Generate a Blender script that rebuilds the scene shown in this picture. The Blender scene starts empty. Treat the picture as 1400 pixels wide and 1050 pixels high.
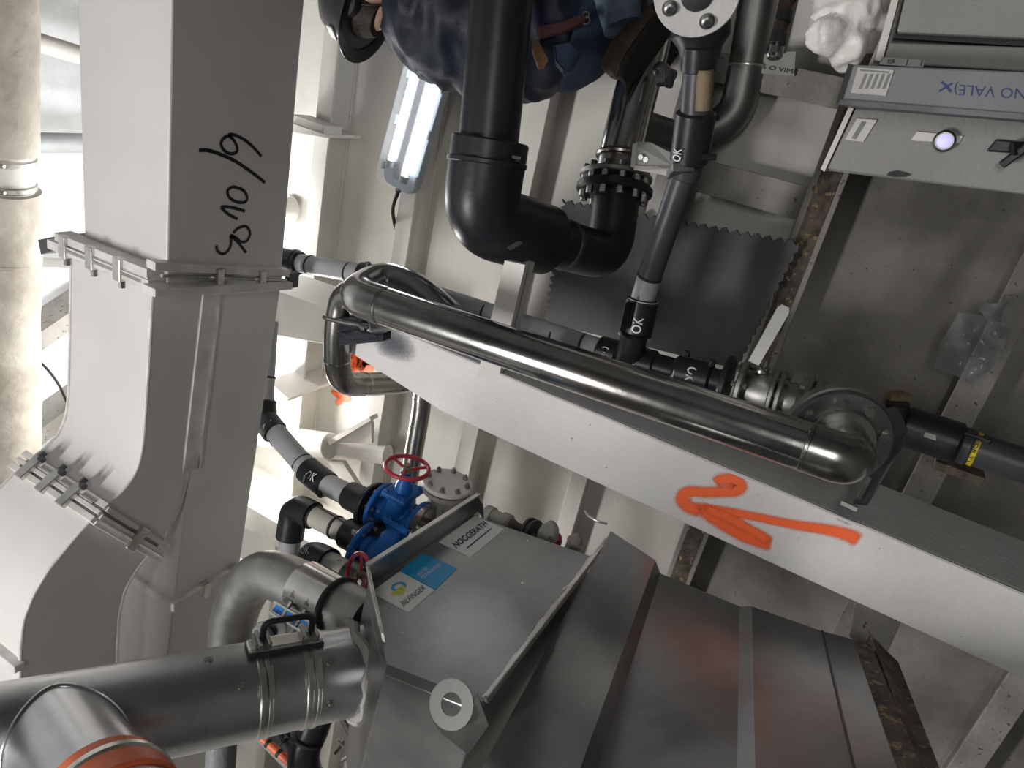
import bpy, bmesh, math, random
from mathutils import Vector, Matrix, noise as mnoise
random.seed(7)
V = Vector
# ---------------------------------------------------------------- camera
FPX, CX, CY = 1000.0, 700.0, 525.0
CAM = V((0.0, 0.0, 1.6))
zc = V((-2320, -985, 1000)).normalized()              # world up seen in the camera (x right, y down, z forward)
a_ = V((-655, 1975, 1000)); a_ = (a_ - zc * a_.dot(zc)).normalized()
xc = -a_
yc = zc.cross(xc)
def cam2w(v): return V((v.dot(xc), v.dot(yc), v.dot(zc)))
cd = bpy.data.cameras.new('camera'); cam = bpy.data.objects.new('camera', cd)
bpy.context.scene.collection.objects.link(cam)
R_, D_, F_ = cam2w(V((1,0,0))), cam2w(V((0,1,0))), cam2w(V((0,0,1)))
M = Matrix((( R_.x, -D_.x, -F_.x, CAM.x), (R_.y, -D_.y, -F_.y, CAM.y), (R_.z, -D_.z, -F_.z, CAM.z), (0,0,0,1)))
cam.matrix_world = M
cd.sensor_width = 36.0; cd.lens = 36.0 * FPX / 1400.0; cd.clip_start = 0.05
SC = bpy.context.scene; SC.camera = cam
# ---------------------------------------------------------------- world, exposure
SC.view_settings.view_transform = 'Standard'; SC.view_settings.look = 'None'
SC.view_settings.gamma = 1.0; SC.view_settings.use_curve_mapping = False
SC.view_settings.exposure = 0.0
wd = bpy.data.worlds.new('world'); SC.world = wd; wd.use_nodes = True
wd.node_tree.nodes['Background'].inputs[0].default_value = (0.02, 0.02, 0.022, 1)
wd.node_tree.nodes['Background'].inputs[1].default_value = 1.0
def ray(px, py): return cam2w(V(((px-CX)/FPX, (py-CY)/FPX, 1.0)))
def W(px, py, d): return CAM + ray(px, py) * d
def Py(px, py, y): r = ray(px, py); return CAM + r * ((y - CAM.y) / r.y)
def Pz(px, py, z): r = ray(px, py); return CAM + r * ((z - CAM.z) / r.z)
def Px(px, py, x): r = ray(px, py); return CAM + r * ((x - CAM.x) / r.x)
def Ppl(px, py, p0, n): r = ray(px, py); return CAM + r * ((p0 - CAM).dot(n) / r.dot(n))
# ---------------------------------------------------------------- lamps behind the ducts, plus unseen lights added out of frame
def area(name, loc, target, sx, sy, power, col=(1,1,1)):
    l = bpy.data.lights.new(name, 'AREA'); l.shape = 'RECTANGLE'; l.size = sx; l.size_y = sy; l.energy = power; l.color = col
    o = bpy.data.objects.new(name, l); SC.collection.objects.link(o); o.location = loc
    o.rotation_euler = (V(target) - V(loc)).to_track_quat('-Z', 'Y').to_euler(); return o
def point(name, loc, power, r=0.15, col=(1,1,1)):
    l = bpy.data.lights.new(name, 'POINT'); l.energy = power; l.shadow_soft_size = r; l.color = col
    o = bpy.data.objects.new(name, l); SC.collection.objects.link(o); o.location = loc; return o
area('unseen_main_light', (-1.75, -1.9, 3.6), (-1.2, 1.8, 2.8), 1.3, 0.3, 108, (1.0, 0.98, 0.96))  # unseen main light, placed below the ceiling to brighten duct front and column
area('low_fill_light', (0.7, -1.9, 1.3), (-0.7, 1.7, 2.4), 1.2, 0.3, 27, (1.0, 0.98, 0.95))  # unseen fill, added low to brighten the duct underside, column and cabinet
point('hull_lamp_light', V((-2.1, 2.55, 4.30)), 66, 0.10, (1.0, 0.98, 0.93))
point('upper_lamp_light', V((-1.0, 2.55, 4.6)), 24, 0.12, (0.97, 0.98, 1.0))
# ---------------------------------------------------------------- materials
MAT = {}
def nodes(name):
    m = bpy.data.materials.new(name); m.use_nodes = True; nt = m.node_tree
    b = nt.nodes['Principled BSDF']; MAT[name] = m; return m, nt, b
def nnode(nt, t, **kw):
    n = nt.nodes.new(t)
    for k, v in kw.items(): setattr(n, k, v)
    return n
def noise_n(nt, scale, detail=4, rough=.55, stretch=None):
    tc = nnode(nt, 'ShaderNodeTexCoord'); mp = nnode(nt, 'ShaderNodeMapping')
    nt.links.new(tc.outputs['Object'], mp.inputs['Vector'])
    if stretch: mp.inputs['Scale'].default_value = stretch
    n = nnode(nt, 'ShaderNodeTexNoise'); n.inputs['Scale'].default_value = scale
    n.inputs['Detail'].default_value = detail; n.inputs['Roughness'].default_value = rough
    nt.links.new(mp.outputs[0], n.inputs['Vector']); return n
def ramp(nt, src, stops):
    r = nnode(nt, 'ShaderNodeValToRGB'); e = r.color_ramp.elements
    while len(e) < len(stops): e.new(0.5)
    for el, (p, c) in zip(e, stops):
        el.position = p; el.color = (*c, 1) if len(c) == 3 else c
    nt.links.new(src, r.inputs[0]); return r
def mixc(nt, fac, a, b):
    m = nnode(nt, 'ShaderNodeMix', data_type='RGBA')
    nt.links.new(fac, m.inputs[0]); 
    for s, v in ((6, a), (7, b)):
        if isinstance(v, tuple): m.inputs[s].default_value = (*v, 1)
        else: nt.links.new(v, m.inputs[s])
    return m.outputs[2]
def paint(name, col, dark=None, rough=.5, scale=3.0, bump=.15, bscale=60, speck=None, metal=0.0, spec=.4, speck_at=.70):
    m, nt, b = nodes(name)
    dark = dark or tuple(c*.86 for c in col)
    n = noise_n(nt, scale, 5)
    r = ramp(nt, n.outputs[0], [(.38, dark), (.62, col)])
    out = r.outputs[0]
    if speck:
        n2 = noise_n(nt, 38, 3, .6); r2 = ramp(nt, n2.outputs[0], [(speck_at, (0,0,0)), (speck_at+.03, (1,1,1))])
        out = mixc(nt, r2.outputs[0], out, speck)
    nt.links.new(out, b.inputs['Base Color'])
    b.inputs['Roughness'].default_value = rough; b.inputs['Metallic'].default_value = metal
    b.inputs['Specular IOR Level'].default_value = spec
    if bump:
        n3 = noise_n(nt, bscale, 3); bp = nnode(nt, 'ShaderNodeBump'); bp.inputs['Strength'].default_value = bump
        bp.inputs['Distance'].default_value = .01
        nt.links.new(n3.outputs[0], bp.inputs['Height']); nt.links.new(bp.outputs[0], b.inputs['Normal'])
    return m
def metal(name, col, dark, rough=.28, scale=6, stretch=(1,1,1), tint=None, rvar=.12, bump=.03, metallic=1.0):
    m, nt, b = nodes(name)
    n = noise_n(nt, scale, 6, .6, stretch); r = ramp(nt, n.outputs[0], [(.35, dark), (.65, col)]); out = r.outputs[0]
    if tint:
        n2 = noise_n(nt, 2.3, 3); r2 = ramp(nt, n2.outputs[0], [(.52, (0,0,0)), (.68, (.8,.8,.8))])
        out = mixc(nt, r2.outputs[0], out, tint)
    nt.links.new(out, b.inputs['Base Color']); b.inputs['Metallic'].default_value = metallic
    mr = nnode(nt, 'ShaderNodeMapRange'); mr.inputs[3].default_value = rough - rvar; mr.inputs[4].default_value = rough + rvar
    nt.links.new(n.outputs[0], mr.inputs[0]); nt.links.new(mr.outputs[0], b.inputs['Roughness'])
    if bump:
        n3 = noise_n(nt, 25, 4, .6, stretch); bp = nnode(nt, 'ShaderNodeBump'); bp.inputs['Strength'].default_value = bump * 3
        bp.inputs['Distance'].default_value = .004
        nt.links.new(n3.outputs[0], bp.inputs['Height']); nt.links.new(bp.outputs[0], b.inputs['Normal'])
    return m
def emit(name, col, s):
    m, nt, b = nodes(name); b.inputs['Base Color'].default_value = (*col, 1)
    b.inputs['Emission Color'].default_value = (*col, 1); b.inputs['Emission Strength'].default_value = s; return m
paint('cream', (.66,.64,.60), (.58,.56,.52), .5, 2.0, .12, 50, (.42,.38,.33))
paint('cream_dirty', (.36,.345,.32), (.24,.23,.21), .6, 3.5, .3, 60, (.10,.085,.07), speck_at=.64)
paint('white_paint', (.68,.67,.665), (.62,.61,.60), .5, 4, .2, 55, (.32,.30,.29), speck_at=.73)
paint('duct_sheet', (.67,.645,.63), (.61,.585,.57), .42, 1.6, .05, 18, (.30,.28,.26), speck_at=.78)
paint('duct_rail', (.70,.68,.66), (.55,.53,.50), .45, 9, .1)
paint('grey_paint', (.36,.36,.345), (.31,.31,.30), .5, 3, .12, 70)
paint('cabinet_grey', (.27,.265,.25), (.235,.23,.215), .5, 3, .15, 90)
paint('trunking', (.21,.215,.22), (.18,.185,.19), .5, 5, .15, 90)
paint('insulation', (.50,.465,.41), (.36,.325,.275), .65, 5, .5, 22, (.40,.35,.29), speck_at=.68)
paint('film', (.74,.76,.78), (.64,.66,.68), .3, 4, 1.0, 13)
paint('black_pe', (.016,.018,.022), (.011,.012,.015), .38, 6, .06, 40)
paint('black_paint', (.018,.022,.03), (.012,.014,.02), .42, 6, .08, 60)
paint('rubber', (.022,.022,.022), None, .6, 8, .1)
paint('grey_pe', (.36,.375,.38), (.30,.315,.32), .42, 5, .06, 60, (.5,.5,.48), speck_at=.76)
paint('beige_pe', (.40,.385,.34), (.33,.315,.28), .5, 5, .06, 60)
paint('dark_pe', (.055,.06,.065), (.04,.043,.047), .4, 5, .06, 50)
paint('rubber_sheet', (.085,.088,.086), (.055,.058,.058), .55, 3, .12, 30, (.14,.14,.13), speck_at=.72)
paint('rusty', (.17,.135,.10), (.05,.042,.036), .7, 14, .6, 60, (.32,.22,.13), speck_at=.60)
paint('blue_cast', (.012,.13,.44), (.008,.085,.30), .38, 8, .12, 60)
paint('bright_blue', (.03,.20,.62), None, .45, 8, .05)
paint('red_paint', (.42,.035,.06), (.32,.025,.045), .35, 9, .1)
paint('brass_dirty', (.30,.24,.14), (.12,.09,.05), .5, 12, .3)
paint('jacket', (.014,.020,.036), (.008,.011,.019), .55, 5, .25, 30)
paint('jeans', (.022,.040,.075), (.013,.024,.046), .8, 9, .3, 120)
paint('jeans_light', (.14,.19,.25), (.08,.115,.16), .8, 9, .3, 120)
paint('brown_paper', (.24,.18,.11), (.16,.12,.07), .6, 14, .2)
paint('leather', (.10,.065,.045), (.055,.036,.026), .6, 12, .4, 40)
paint('leather_tag', (.13,.065,.03), (.08,.04,.02), .6, 14, .3)
paint('belt', (.055,.02,.018), None, .55, 8, .1)
paint('sole', (.018,.017,.016), None, .7, 8, .2)
paint('helmet', (.035,.035,.04), (.025,.025,.028), .3, 5, .03)
paint('skin', (.48,.30,.22), None, .5, 6, .05)
paint('hair', (.02,.014,.01), None, .6, 20, .4)
paint('sticker_white', (.74,.75,.74), (.70,.71,.70), .35, 6, 0)
paint('sticker_blue', (.01,.33,.68), None, .35, 6, 0)
paint('paper', (.52,.51,.48), (.45,.44,.41), .6, 12, 0)
paint('ink_navy', (.012,.03,.075), None, .5, 5, 0)
paint('ink_black', (.008,.008,.010), None, .4, 5, 0)
paint('ink_white', (.80,.80,.80), None, .5, 5, 0)
paint('ink_blue', (.02,.05,.18), None, .5, 5, 0)
paint('logo_blue', (.03,.38,.70), None, .4, 5, 0)
paint('logo_green', (.62,.66,.04), None, .4, 5, 0)
paint('yellow_tape', (.62,.48,.02), None, .5, 5, 0)
paint('orange_clamp', (.78,.17,.06), (.66,.13,.05), .45, 6, .05)
paint('white_bag', (.80,.78,.75), (.68,.66,.63), .4, 5, .5, 26)
paint('lamp_housing', (.26,.31,.35), None, .35, 5, 0)
paint('dark_hull', (.10,.10,.098), (.07,.07,.07), .6, 3, .2)
paint('hull_dirty_dim', (.34,.325,.30), (.15,.142,.13), .6, 1.9, .2, 50, (.10,.09,.08), speck_at=.70)  # grimy paint, darkened further for the weak, patchy light low on the wall
paint('floor_paint', (.14,.135,.13), (.10,.10,.095), .6, 3, .2)
metal('stainless', (.70,.70,.68), (.52,.52,.50), .17, 5, (1,1,1), (.40,.34,.28), .08)
metal('stainless_dark', (.46,.455,.43), (.30,.295,.275), .26, 5, (1,1,1), (.24,.19,.14), .08)
metal('pipe_steel', (.62,.63,.64), (.48,.49,.50), .30, 7, (1,1,1), None)
metal('dull_steel', (.26,.26,.25), (.17,.17,.165), .46, 7, (1,1,1), None)
metal('galvanized', (.40,.40,.38), (.28,.28,.265), .44, 7, (1,1,1), None)
metal('tank_steel', (.36,.365,.362), (.25,.255,.255), .34, 4, (1,1,1), None, .08, .06, .85)
metal('bolt_steel', (.42,.42,.40), (.25,.25,.24), .38, 20)
metal('dark_steel', (.12,.125,.13), (.06,.065,.07), .42, 9, (1,1,1), None, .1, .06, .7)
metal('lip_steel', (.74,.74,.71), (.52,.51,.47), .33, 12)
emit('tube_glow', (.93,.96,1.0), 11.0)
emit('led_glow', (.42,.40,1.0), 1.1)
def clear(name, alpha, col, rough=.15):
    m, nt, b = nodes(name); b.inputs['Base Color'].default_value = (*col,1); b.inputs['Roughness'].default_value = rough
    b.inputs['Alpha'].default_value = alpha; return m
clear('clear_cover', .10, (.85,.90,.95))
clear('thin_film', .5, (.30,.31,.32), .2)
# spray paint: colour with an edge that thins out, driven by a vertex attribute
m, nt, b = nodes('spray_orange')
b.inputs['Base Color'].default_value = (.95,.14,.03,1); b.inputs['Roughness'].default_value = .5
at_ = nnode(nt, 'ShaderNodeAttribute', attribute_name='cover'); nz = noise_n(nt, 220, 2)
ma = nnode(nt, 'ShaderNodeMath', operation='ADD'); ms = nnode(nt, 'ShaderNodeMath', operation='MULTIPLY'); ms.inputs[1].default_value = .5
mm = nnode(nt, 'ShaderNodeMath', operation='SUBTRACT'); mm.inputs[1].default_value = .25
nt.links.new(nz.outputs[0], ms.inputs[0]); nt.links.new(at_.outputs['Fac'], ma.inputs[0]); nt.links.new(ms.outputs[0], mm.inputs[0]); nt.links.new(mm.outputs[0], ma.inputs[1])
mr = nnode(nt, 'ShaderNodeMapRange'); mr.inputs[1].default_value = .02; mr.inputs[2].default_value = .95
nt.links.new(ma.outputs[0], mr.inputs[0]); nt.links.new(mr.outputs[0], b.inputs['Alpha'])
m2 = m.copy(); m2.name = 'spray_grey'; MAT['spray_grey'] = m2
m2.node_tree.nodes['Principled BSDF'].inputs['Base Color'].default_value = (.06,.065,.085,1)
# ---------------------------------------------------------------- mesh helpers
class MB:
    def __init__(s): s.v = []; s.f = []
    def add(s, vs, fs):
        o = len(s.v); s.v += [V(p) for p in vs]; s.f += [tuple(i+o for i in f) for f in fs]; return s
    def prism(s, pts, ext, taper=None):
        n = len(pts); pts = [V(p) for p in pts]; ext = V(ext); top = [p + ext for p in pts]
        nrm = V((0,0,0))
        for i in range(n): nrm += (pts[i]-pts[0]).cross(pts[(i+1)%n]-pts[0])
        flip = nrm.dot(ext) > 0
        fs = [tuple(range(n)), tuple(range(2*n-1, n-1, -1))] + [(i, n+i, n+(i+1)%n, (i+1)%n) for i in range(n)]
        if flip: fs = [tuple(reversed(f)) for f in fs]
        return s.add(pts + top, fs)
    def box(s, c, ax, ay, az):          # centre and three half-axes
        c, ax, ay, az = V(c), V(ax), V(ay), V(az)
        base = [c-ax-ay-az, c+ax-ay-az, c+ax+ay-az, c-ax+ay-az]
        return s.prism(base, az*2)
    def aabb(s, lo, hi):
        lo, hi = V(lo), V(hi); c = (lo+hi)/2; h = (hi-lo)/2
        return s.box(c, (h.x,0,0), (0,h.y,0), (0,0,h.z))
    def tube(s, pts, r, seg=20, cap=True, ry=None):
        pts = [V(p) for p in pts]; n = len(pts)
        rr = r if isinstance(r, (list, tuple)) else [r]*n
        tans = []
        for i in range(n):
            t = (pts[min(i+1,n-1)] - pts[max(i-1,0)]); tans.append(t.normalized())
        u = tans[0].orthogonal().normalized(); vs = []; fs = []
        for i in range(n):
            t = tans[i]; u = (u - t*u.dot(t)).normalized(); w = t.cross(u)
            for k in range(seg):
                a = 2*math.pi*k/seg; vs.append(pts[i] + (u*math.cos(a) + w*math.sin(a))*rr[i])
        for i in range(n-1):
            for k in range(seg):
                k2 = (k+1) % seg; fs.append((i*seg+k, i*seg+k2, (i+1)*seg+k2, (i+1)*seg+k))
        if cap: fs.append(tuple(reversed(range(seg)))); fs.append(tuple((n-1)*seg+k for k in range(seg)))
        return s.add(vs, fs)
    def lathe(s, p, d, prof, seg=28):     # prof: list of (along, radius)
        d = V(d).normalized(); p = V(p)
        return s.tube2([p + d*a for a, r in prof], [r for a, r in prof], d, seg)
    def tube2(s, pts, rr, d, seg):
        u = d.orthogonal().normalized(); w = d.cross(u); n = len(pts); vs = []; fs = []
        for i in range(n):
            for k in range(seg):
                a = 2*math.pi*k/seg; vs.append(pts[i] + (u*math.cos(a) + w*math.sin(a))*max(rr[i], 1e-5))
        for i in range(n-1):
            for k in range(seg):
                k2 = (k+1) % seg; fs.append((i*seg+k, i*seg+k2, (i+1)*seg+k2, (i+1)*seg+k))
        fs.append(tuple(reversed(range(seg)))); fs.append(tuple((n-1)*seg+k for k in range(seg)))
        return s.add(vs, fs)
    def loft(s, rings, cap=True):
        m = len(rings[0]); n = len(rings); vs = [p for r in rings for p in r]; fs = []
        for i in range(n-1):
            for k in range(m):
                k2 = (k+1) % m; fs.append((i*m+k, i*m+k2, (i+1)*m+k2, (i+1)*m+k))
        if cap: fs.append(tuple(reversed(range(m)))); fs.append(tuple((n-1)*m+k for k in range(m)))
        return s.add(vs, fs)
    def torus(s, c, n, R, r, seg=40, rs=10, a0=0, a1=2*math.pi):
        n = V(n).normalized(); u = n.orthogonal().normalized(); w = n.cross(u); c = V(c)
        vs = []; fs = []
        for i in range(seg):
            a = 2*math.pi*i/seg; d = u*math.cos(a) + w*math.sin(a)
            for k in range(rs):
                b = 2*math.pi*k/rs; vs.append(c + d*(R + r*math.cos(b)) + n*r*math.sin(b))
        for i in range(seg):
            for k in range(rs):
                i2, k2 = (i+1) % seg, (k+1) % rs; fs.append((i*rs+k, i2*rs+k, i2*rs+k2, i*rs+k2))
        return s.add(vs, fs)
    def hexbolt(s, p, d, r, h):
        d = V(d).normalized(); return s.tube2([V(p), V(p)+d*h], [r, r], d, 6)
ORG = {}
def build(name, mb, mat, parent=None, smooth=True, angle=35, bevel=0, recalc=True):
    org = ORG.get(parent.name, V((0,0,0))) if parent else V((0,0,0))
    me = bpy.data.meshes.new(name)
    me.from_pydata([p - org for p in mb.v], [], mb.f)
    if recalc:
        bm = bmesh.new(); bm.from_mesh(me); bmesh.ops.recalc_face_normals(bm, faces=bm.faces); bm.to_mesh(me); bm.free()
    if smooth:
        me.shade_smooth(); me.set_sharp_from_angle(angle=math.radians(angle))
    me.materials.append(MAT[mat])
    o = bpy.data.objects.new(name, me); SC.collection.objects.link(o)
    if parent: o.parent = parent
    ORG[o.name] = org
    if bevel:
        bv = o.modifiers.new('edge', 'BEVEL'); bv.width = bevel; bv.segments = 2; bv.limit_method = 'ANGLE'
    return o
def tag(o, label, cat, group=None, kind=None):
    o['label'] = label
    if cat: o['category'] = cat
    if group: o['group'] = group
    if kind: o['kind'] = kind
    return o
def struct(o, label=None):
    o['kind'] = 'structure'
    if label: o['label'] = label
    return o
def thing(name, label, cat, loc, group=None):
    o = bpy.data.objects.new(name, None); SC.collection.objects.link(o); o.location = loc
    o.empty_display_size = .05; ORG[o.name] = V(loc); return tag(o, label, cat, group)
def fillet(pts, rad, n=8):
    pts = [V(p) for p in pts]; out = [pts[0]]
    rads = rad if isinstance(rad, (list, tuple)) else [rad]*(len(pts)-2)
    for i in range(1, len(pts)-1):
        a, b, c = pts[i-1], pts[i], pts[i+1]; u = (a-b); w = (c-b)
        r = min(rads[i-1], u.length*.49, w.length*.49); p, q = b + u.normalized()*r, b + w.normalized()*r
        for k in range(n+1):
            t = k/n; out.append(p*(1-t)**2 + b*2*t*(1-t) + q*t*t)
    out.append(pts[-1]); return out
def pipe(parent, name, pts, r, mat, seg=24, label=None):
    o = build(name, MB().tube(pts, r, seg), mat, parent)
    if label: o['label'] = label
    return o
def sleeve(parent, name, a, b, r, mat, ch=.12, seg=28, label=None):   # collar with rounded ends
    a, b = V(a), V(b); L = (b-a).length; d = b-a; c = min(r*ch, L*.2)
    o = build(name, MB().lathe(a, d, [(0, r-c), (c, r), (L-c, r), (L, r-c)], seg), mat, parent)
    if label: o['label'] = label
    return o
def ring(parent, p, d, r, mat='rubber', w=.006, name='cable_tie'):
    d = V(d).normalized(); return sleeve(parent, name, V(p)-d*w/2, V(p)+d*w/2, r, mat)
def flange(parent, p, d, r, t, mat, n=8, br=.009, bh=.012, bmat='bolt_steel', pc=.78, name='flange', both=True, ph=0):
    d = V(d).normalized(); p = V(p); f = sleeve(parent, name, p, p+d*t, r, mat, .05, 36)
    u = d.orthogonal().normalized(); w = d.cross(u)
    for k in range(n):
        a = 2*math.pi*(k+.5)/n + ph; q = p + (u*math.cos(a)+w*math.sin(a))*r*pc
        mb = MB().hexbolt(q + d*t, d, br, bh)
        if both: mb.hexbolt(q, -d, br, bh)
        build('bolt', mb, bmat, f, smooth=False)
    return f
def wobble(pts, amt, sc):
    return [p + V(mnoise.noise_vector(p*sc))*amt for p in pts]
def ribbon(name, pts, nrm, w, mat, parent, off=.0012, soft=False):   # a painted stroke lying on a flat face
    nrm = V(nrm).normalized(); pts = [V(p) for p in pts]
    fine = [pts[0]]
    for i in range(len(pts)-1):
        p0 = pts[max(i-1,0)]; p1 = pts[i]; p2 = pts[i+1]; p3 = pts[min(i+2,len(pts)-1)]
        for k in range(1, 7):
            t = k/6; fine.append(.5*((2*p1) + (p2-p0)*t + (2*p0-5*p1+4*p2-p3)*t*t + (3*p1-p0-3*p2+p3)*t**3))
    prof = [(-1.35,0),(-1.05,.22),(-.8,.6),(-.5,1),(.5,1),(.8,.6),(1.05,.22),(1.35,0)] if soft else [(-1,1),(1,1)]
    ww = w if isinstance(w, (list, tuple)) else [w, w]
    n = len(fine); vs = []; cov = []; fs = []; m = len(prof)
    for i in range(n):
        t = (fine[min(i+1,n-1)] - fine[max(i-1,0)]).normalized(); s = nrm.cross(t).normalized()
        q = i/(n-1)*(len(ww)-1); j = min(int(q), len(ww)-2); wi = ww[j]*(1-(q-j)) + ww[j+1]*(q-j)
        e = 1.0 if not soft else min(1.0, (i+.01)/3, (n-1-i+.01)/3)
        for x, c in prof: vs.append(fine[i] + s*x*wi + nrm*off); cov.append(c*e)
    for i in range(n-1):
        for k in range(m-1): fs.append((i*m+k, i*m+k+1, (i+1)*m+k+1, (i+1)*m+k))
    o = build(name, MB().add(vs, fs), mat, parent, recalc=False)
    at = o.data.attributes.new('cover', 'FLOAT', 'POINT')
    for i, c in enumerate(cov): at.data[i].value = c
    return o
def smudge(name, c, nrm, r1, r2, u, mat, parent, off=.0012):     # soft round patch of paint on a flat face
    nrm = V(nrm).normalized(); u = V(u).normalized(); w = nrm.cross(u); vs = []; cov = []; fs = []
    for i in range(8):
        for k in range(28):
            a = 2*math.pi*k/28; q = (i+.02)/7*(1+.22*mnoise.noise(V((math.cos(a)*1.5, math.sin(a)*1.5, r1*40)))); vs.append(V(c) + nrm*off + (u*math.cos(a)*r1 + w*math.sin(a)*r2)*q); cov.append(max(0, 1-(i/7)**1.3)*.9)
    for i in range(7):
        for k in range(28): fs.append((i*28+k, i*28+(k+1)%28, (i+1)*28+(k+1)%28, (i+1)*28+k))
    o = build(name, MB().add(vs, fs), mat, parent, recalc=False)
    at = o.data.attributes.new('cover', 'FLOAT', 'POINT')
    for i, x in enumerate(cov): at.data[i].value = x
    return o
def text_mesh(s, bold=0.0):
    c = bpy.data.curves.new('letters', 'FONT'); c.body = s; c.fill_mode = 'FRONT'; c.offset = bold; c.resolution_u = 3
    t = bpy.data.objects.new('letters', c); SC.collection.objects.link(t)
    bpy.context.view_layer.update()
    me = bpy.data.meshes.new_from_object(t.evaluated_get(bpy.context.evaluated_depsgraph_get()))
    bpy.data.objects.remove(t); bpy.data.curves.remove(c)
    vs = [v.co.copy() for v in me.vertices]; fs = [tuple(p.vertices) for p in me.polygons]; bpy.data.meshes.remove(me)
    x0 = min(v.x for v in vs); x1 = max(v.x for v in vs); y0 = min(v.y for v in vs); y1 = max(v.y for v in vs)
    return [((v.x-x0)/(x1-x0), (v.y-y0)/(y1-y0)) for v in vs], fs
def text_quad(name, s, p00, p10, p01, mat, parent, off=V((0,0,0)), bold=0.0):
    uv, fs = text_mesh(s, bold); p00, p10, p01 = V(p00), V(p10), V(p01)
    return build(name, MB().add([p00 + (p10-p00)*u + (p01-p00)*v + V(off) for u, v in uv], fs), mat, parent, smooth=False, recalc=False)
def text_pipe(name, s, c, axis, r, L, H, mat, parent, turn=0.0, flip=1):   # lettering wrapped on a round pipe, on the side seen
    uv, fs = text_mesh(s, .01); axis = V(axis).normalized(); n = (CAM - V(c)); n = (n - axis*n.dot(axis)).normalized()
    b = n.cross(axis)*flip; vs = []
    for u, v in uv:
        a = (v-.5)*H/r + turn; vs.append(V(c) + axis*(u-.5)*L + (n*math.cos(a) + b*math.sin(a))*(r+.001))
    return build(name, MB().add(vs, fs), mat, parent, smooth=False, recalc=False)
X, Y, Z = V((1,0,0)), V((0,1,0)), V((0,0,1))
def polyY(pix, y): return [Py(a, b, y) for a, b in pix]
# ================================================================ ROOM SHELL
XL, XR, YF, YB, ZT = -5.2, 2.4, -2.6, 3.0, 5.65
def wallbox(name, lo, hi, mat, label): return struct(build(name, MB().aabb(lo, hi), mat, smooth=False), label)
wall_back = wallbox('wall_back', (XL-.1, YB, -.1), (XR+.1, YB+.1, ZT+.1), 'cream', 'cream painted steel hull bulkhead')
wallbox('wall_left', (XL-.1, YF, -.1), (XL, YB, ZT), 'cream', 'cream steel end bulkhead')
wallbox('wall_right', (XR, YF, -.1), (XR+.1, YB, ZT), 'dark_hull', 'dark steel bulkhead on the other end')
wallbox('wall_front', (XL-.1, YF-.1, -.1), (XR+.1, YF, ZT+.1), 'dark_hull', 'dim steel bulkhead behind the viewer')
wallbox('floor', (XL, YF, -.1), (XR, YB, 0), 'floor_paint', 'grey painted deck')
wallbox('ceiling', (XL, YF, ZT), (XR, YB, ZT+.1), 'film', 'white deckhead wrapped in plastic film')
build('dim_hull_plate', MB().aabb((XL, YB-.006, 0), (XR, YB, 1.845)), 'hull_dirty_dim', wall_back, smooth=False)  # added plate: lower strake's grime, with the dim light there painted in
# horizontal stringers welded on the hull plating
def stringer(z, mat, h, label, rust=False):
    web = MB().aabb((XL, YB-.17, z-.006), (XR, YB, z+.006))
    o = struct(build('trim_stringer', web, mat, smooth=False), label)
    fl = MB().aabb((XL, YB-.185, z-h), (XR, YB-.17, z+h))
    build('flange', fl, mat, o, smooth=False, bevel=.003)
    bead = MB().tube([V((XL, YB-.004, z-.008)), V((XR, YB-.004, z-.008))], .007, 6); build('weld_bead', bead, mat, o)
    return o
stringer(4.10, 'cream', .045, 'topmost cream stringer on the hull wall')
stringer(3.56, 'cream', .045, 'cream stringer just below the tube lamp')
stringer(3.00, 'cream', .045, 'cream stringer passing the black pipe')
stringer(2.41, 'cream', .040, 'cream stringer behind the grey tank')
s4 = stringer(1.85, 'cream_dirty', .055, 'dirty rust stained stringer beside the ball valve')
stringer(1.17, 'cream_dirty', .05, 'dirty lower stringer by the yellow banded pipe')
stringer(.60, 'cream_dirty', .05, 'lowest stringer near the deck')
# rust and grime plate in the dirty stringer, seen between its lips
build('rust_scale', MB().add(*(lambda g: g)( ([V((x, YB-.187-.004*random.random(), 1.85+dz)) for x in [XL+.1+i*.06 for i in range(115)] for dz in (-.034, .0, .034)],
    [(i*3+k, i*3+k+1, i*3+k+4, i*3+k+3) for i in range(114) for k in range(2)]))), 'rusty', s4, recalc=False)
# vertical web frames on the hull (between stringers)
def frame(x, z0, z1, depth, w, label, mat='cream'):
    o = struct(build('trim_frame', MB().aabb((x-.006, YB-depth, z0), (x+.006, YB, z1)), mat, smooth=False), label)
    build('flange', MB().aabb((x-w/2, YB-depth-.012, z0), (x+w/2, YB-depth, z1)), mat, o, smooth=False, bevel=.003); return o
pa = Py(1010, 255, 2.86)
frame(pa.x, 1.90, 2.40, .12, .12, 'short vertical frame above the dark rubber sheet', 'cream_dirty')
pb = Py(1090, 115, 2.86)
frame(pb.x, 1.90, 2.36, .12, .10, 'short vertical frame beside the electrical cabinet', 'cream_dirty')
frame(Py(400,742,2.6).x, Py(492,775,2.6).z, 5.2, .40, .16, 'tall web frame on the brightly lit hull wall')
frame(.9, 0, 5.2, .40, .16, 'tall web frame on the hull wall past the worker')
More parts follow.
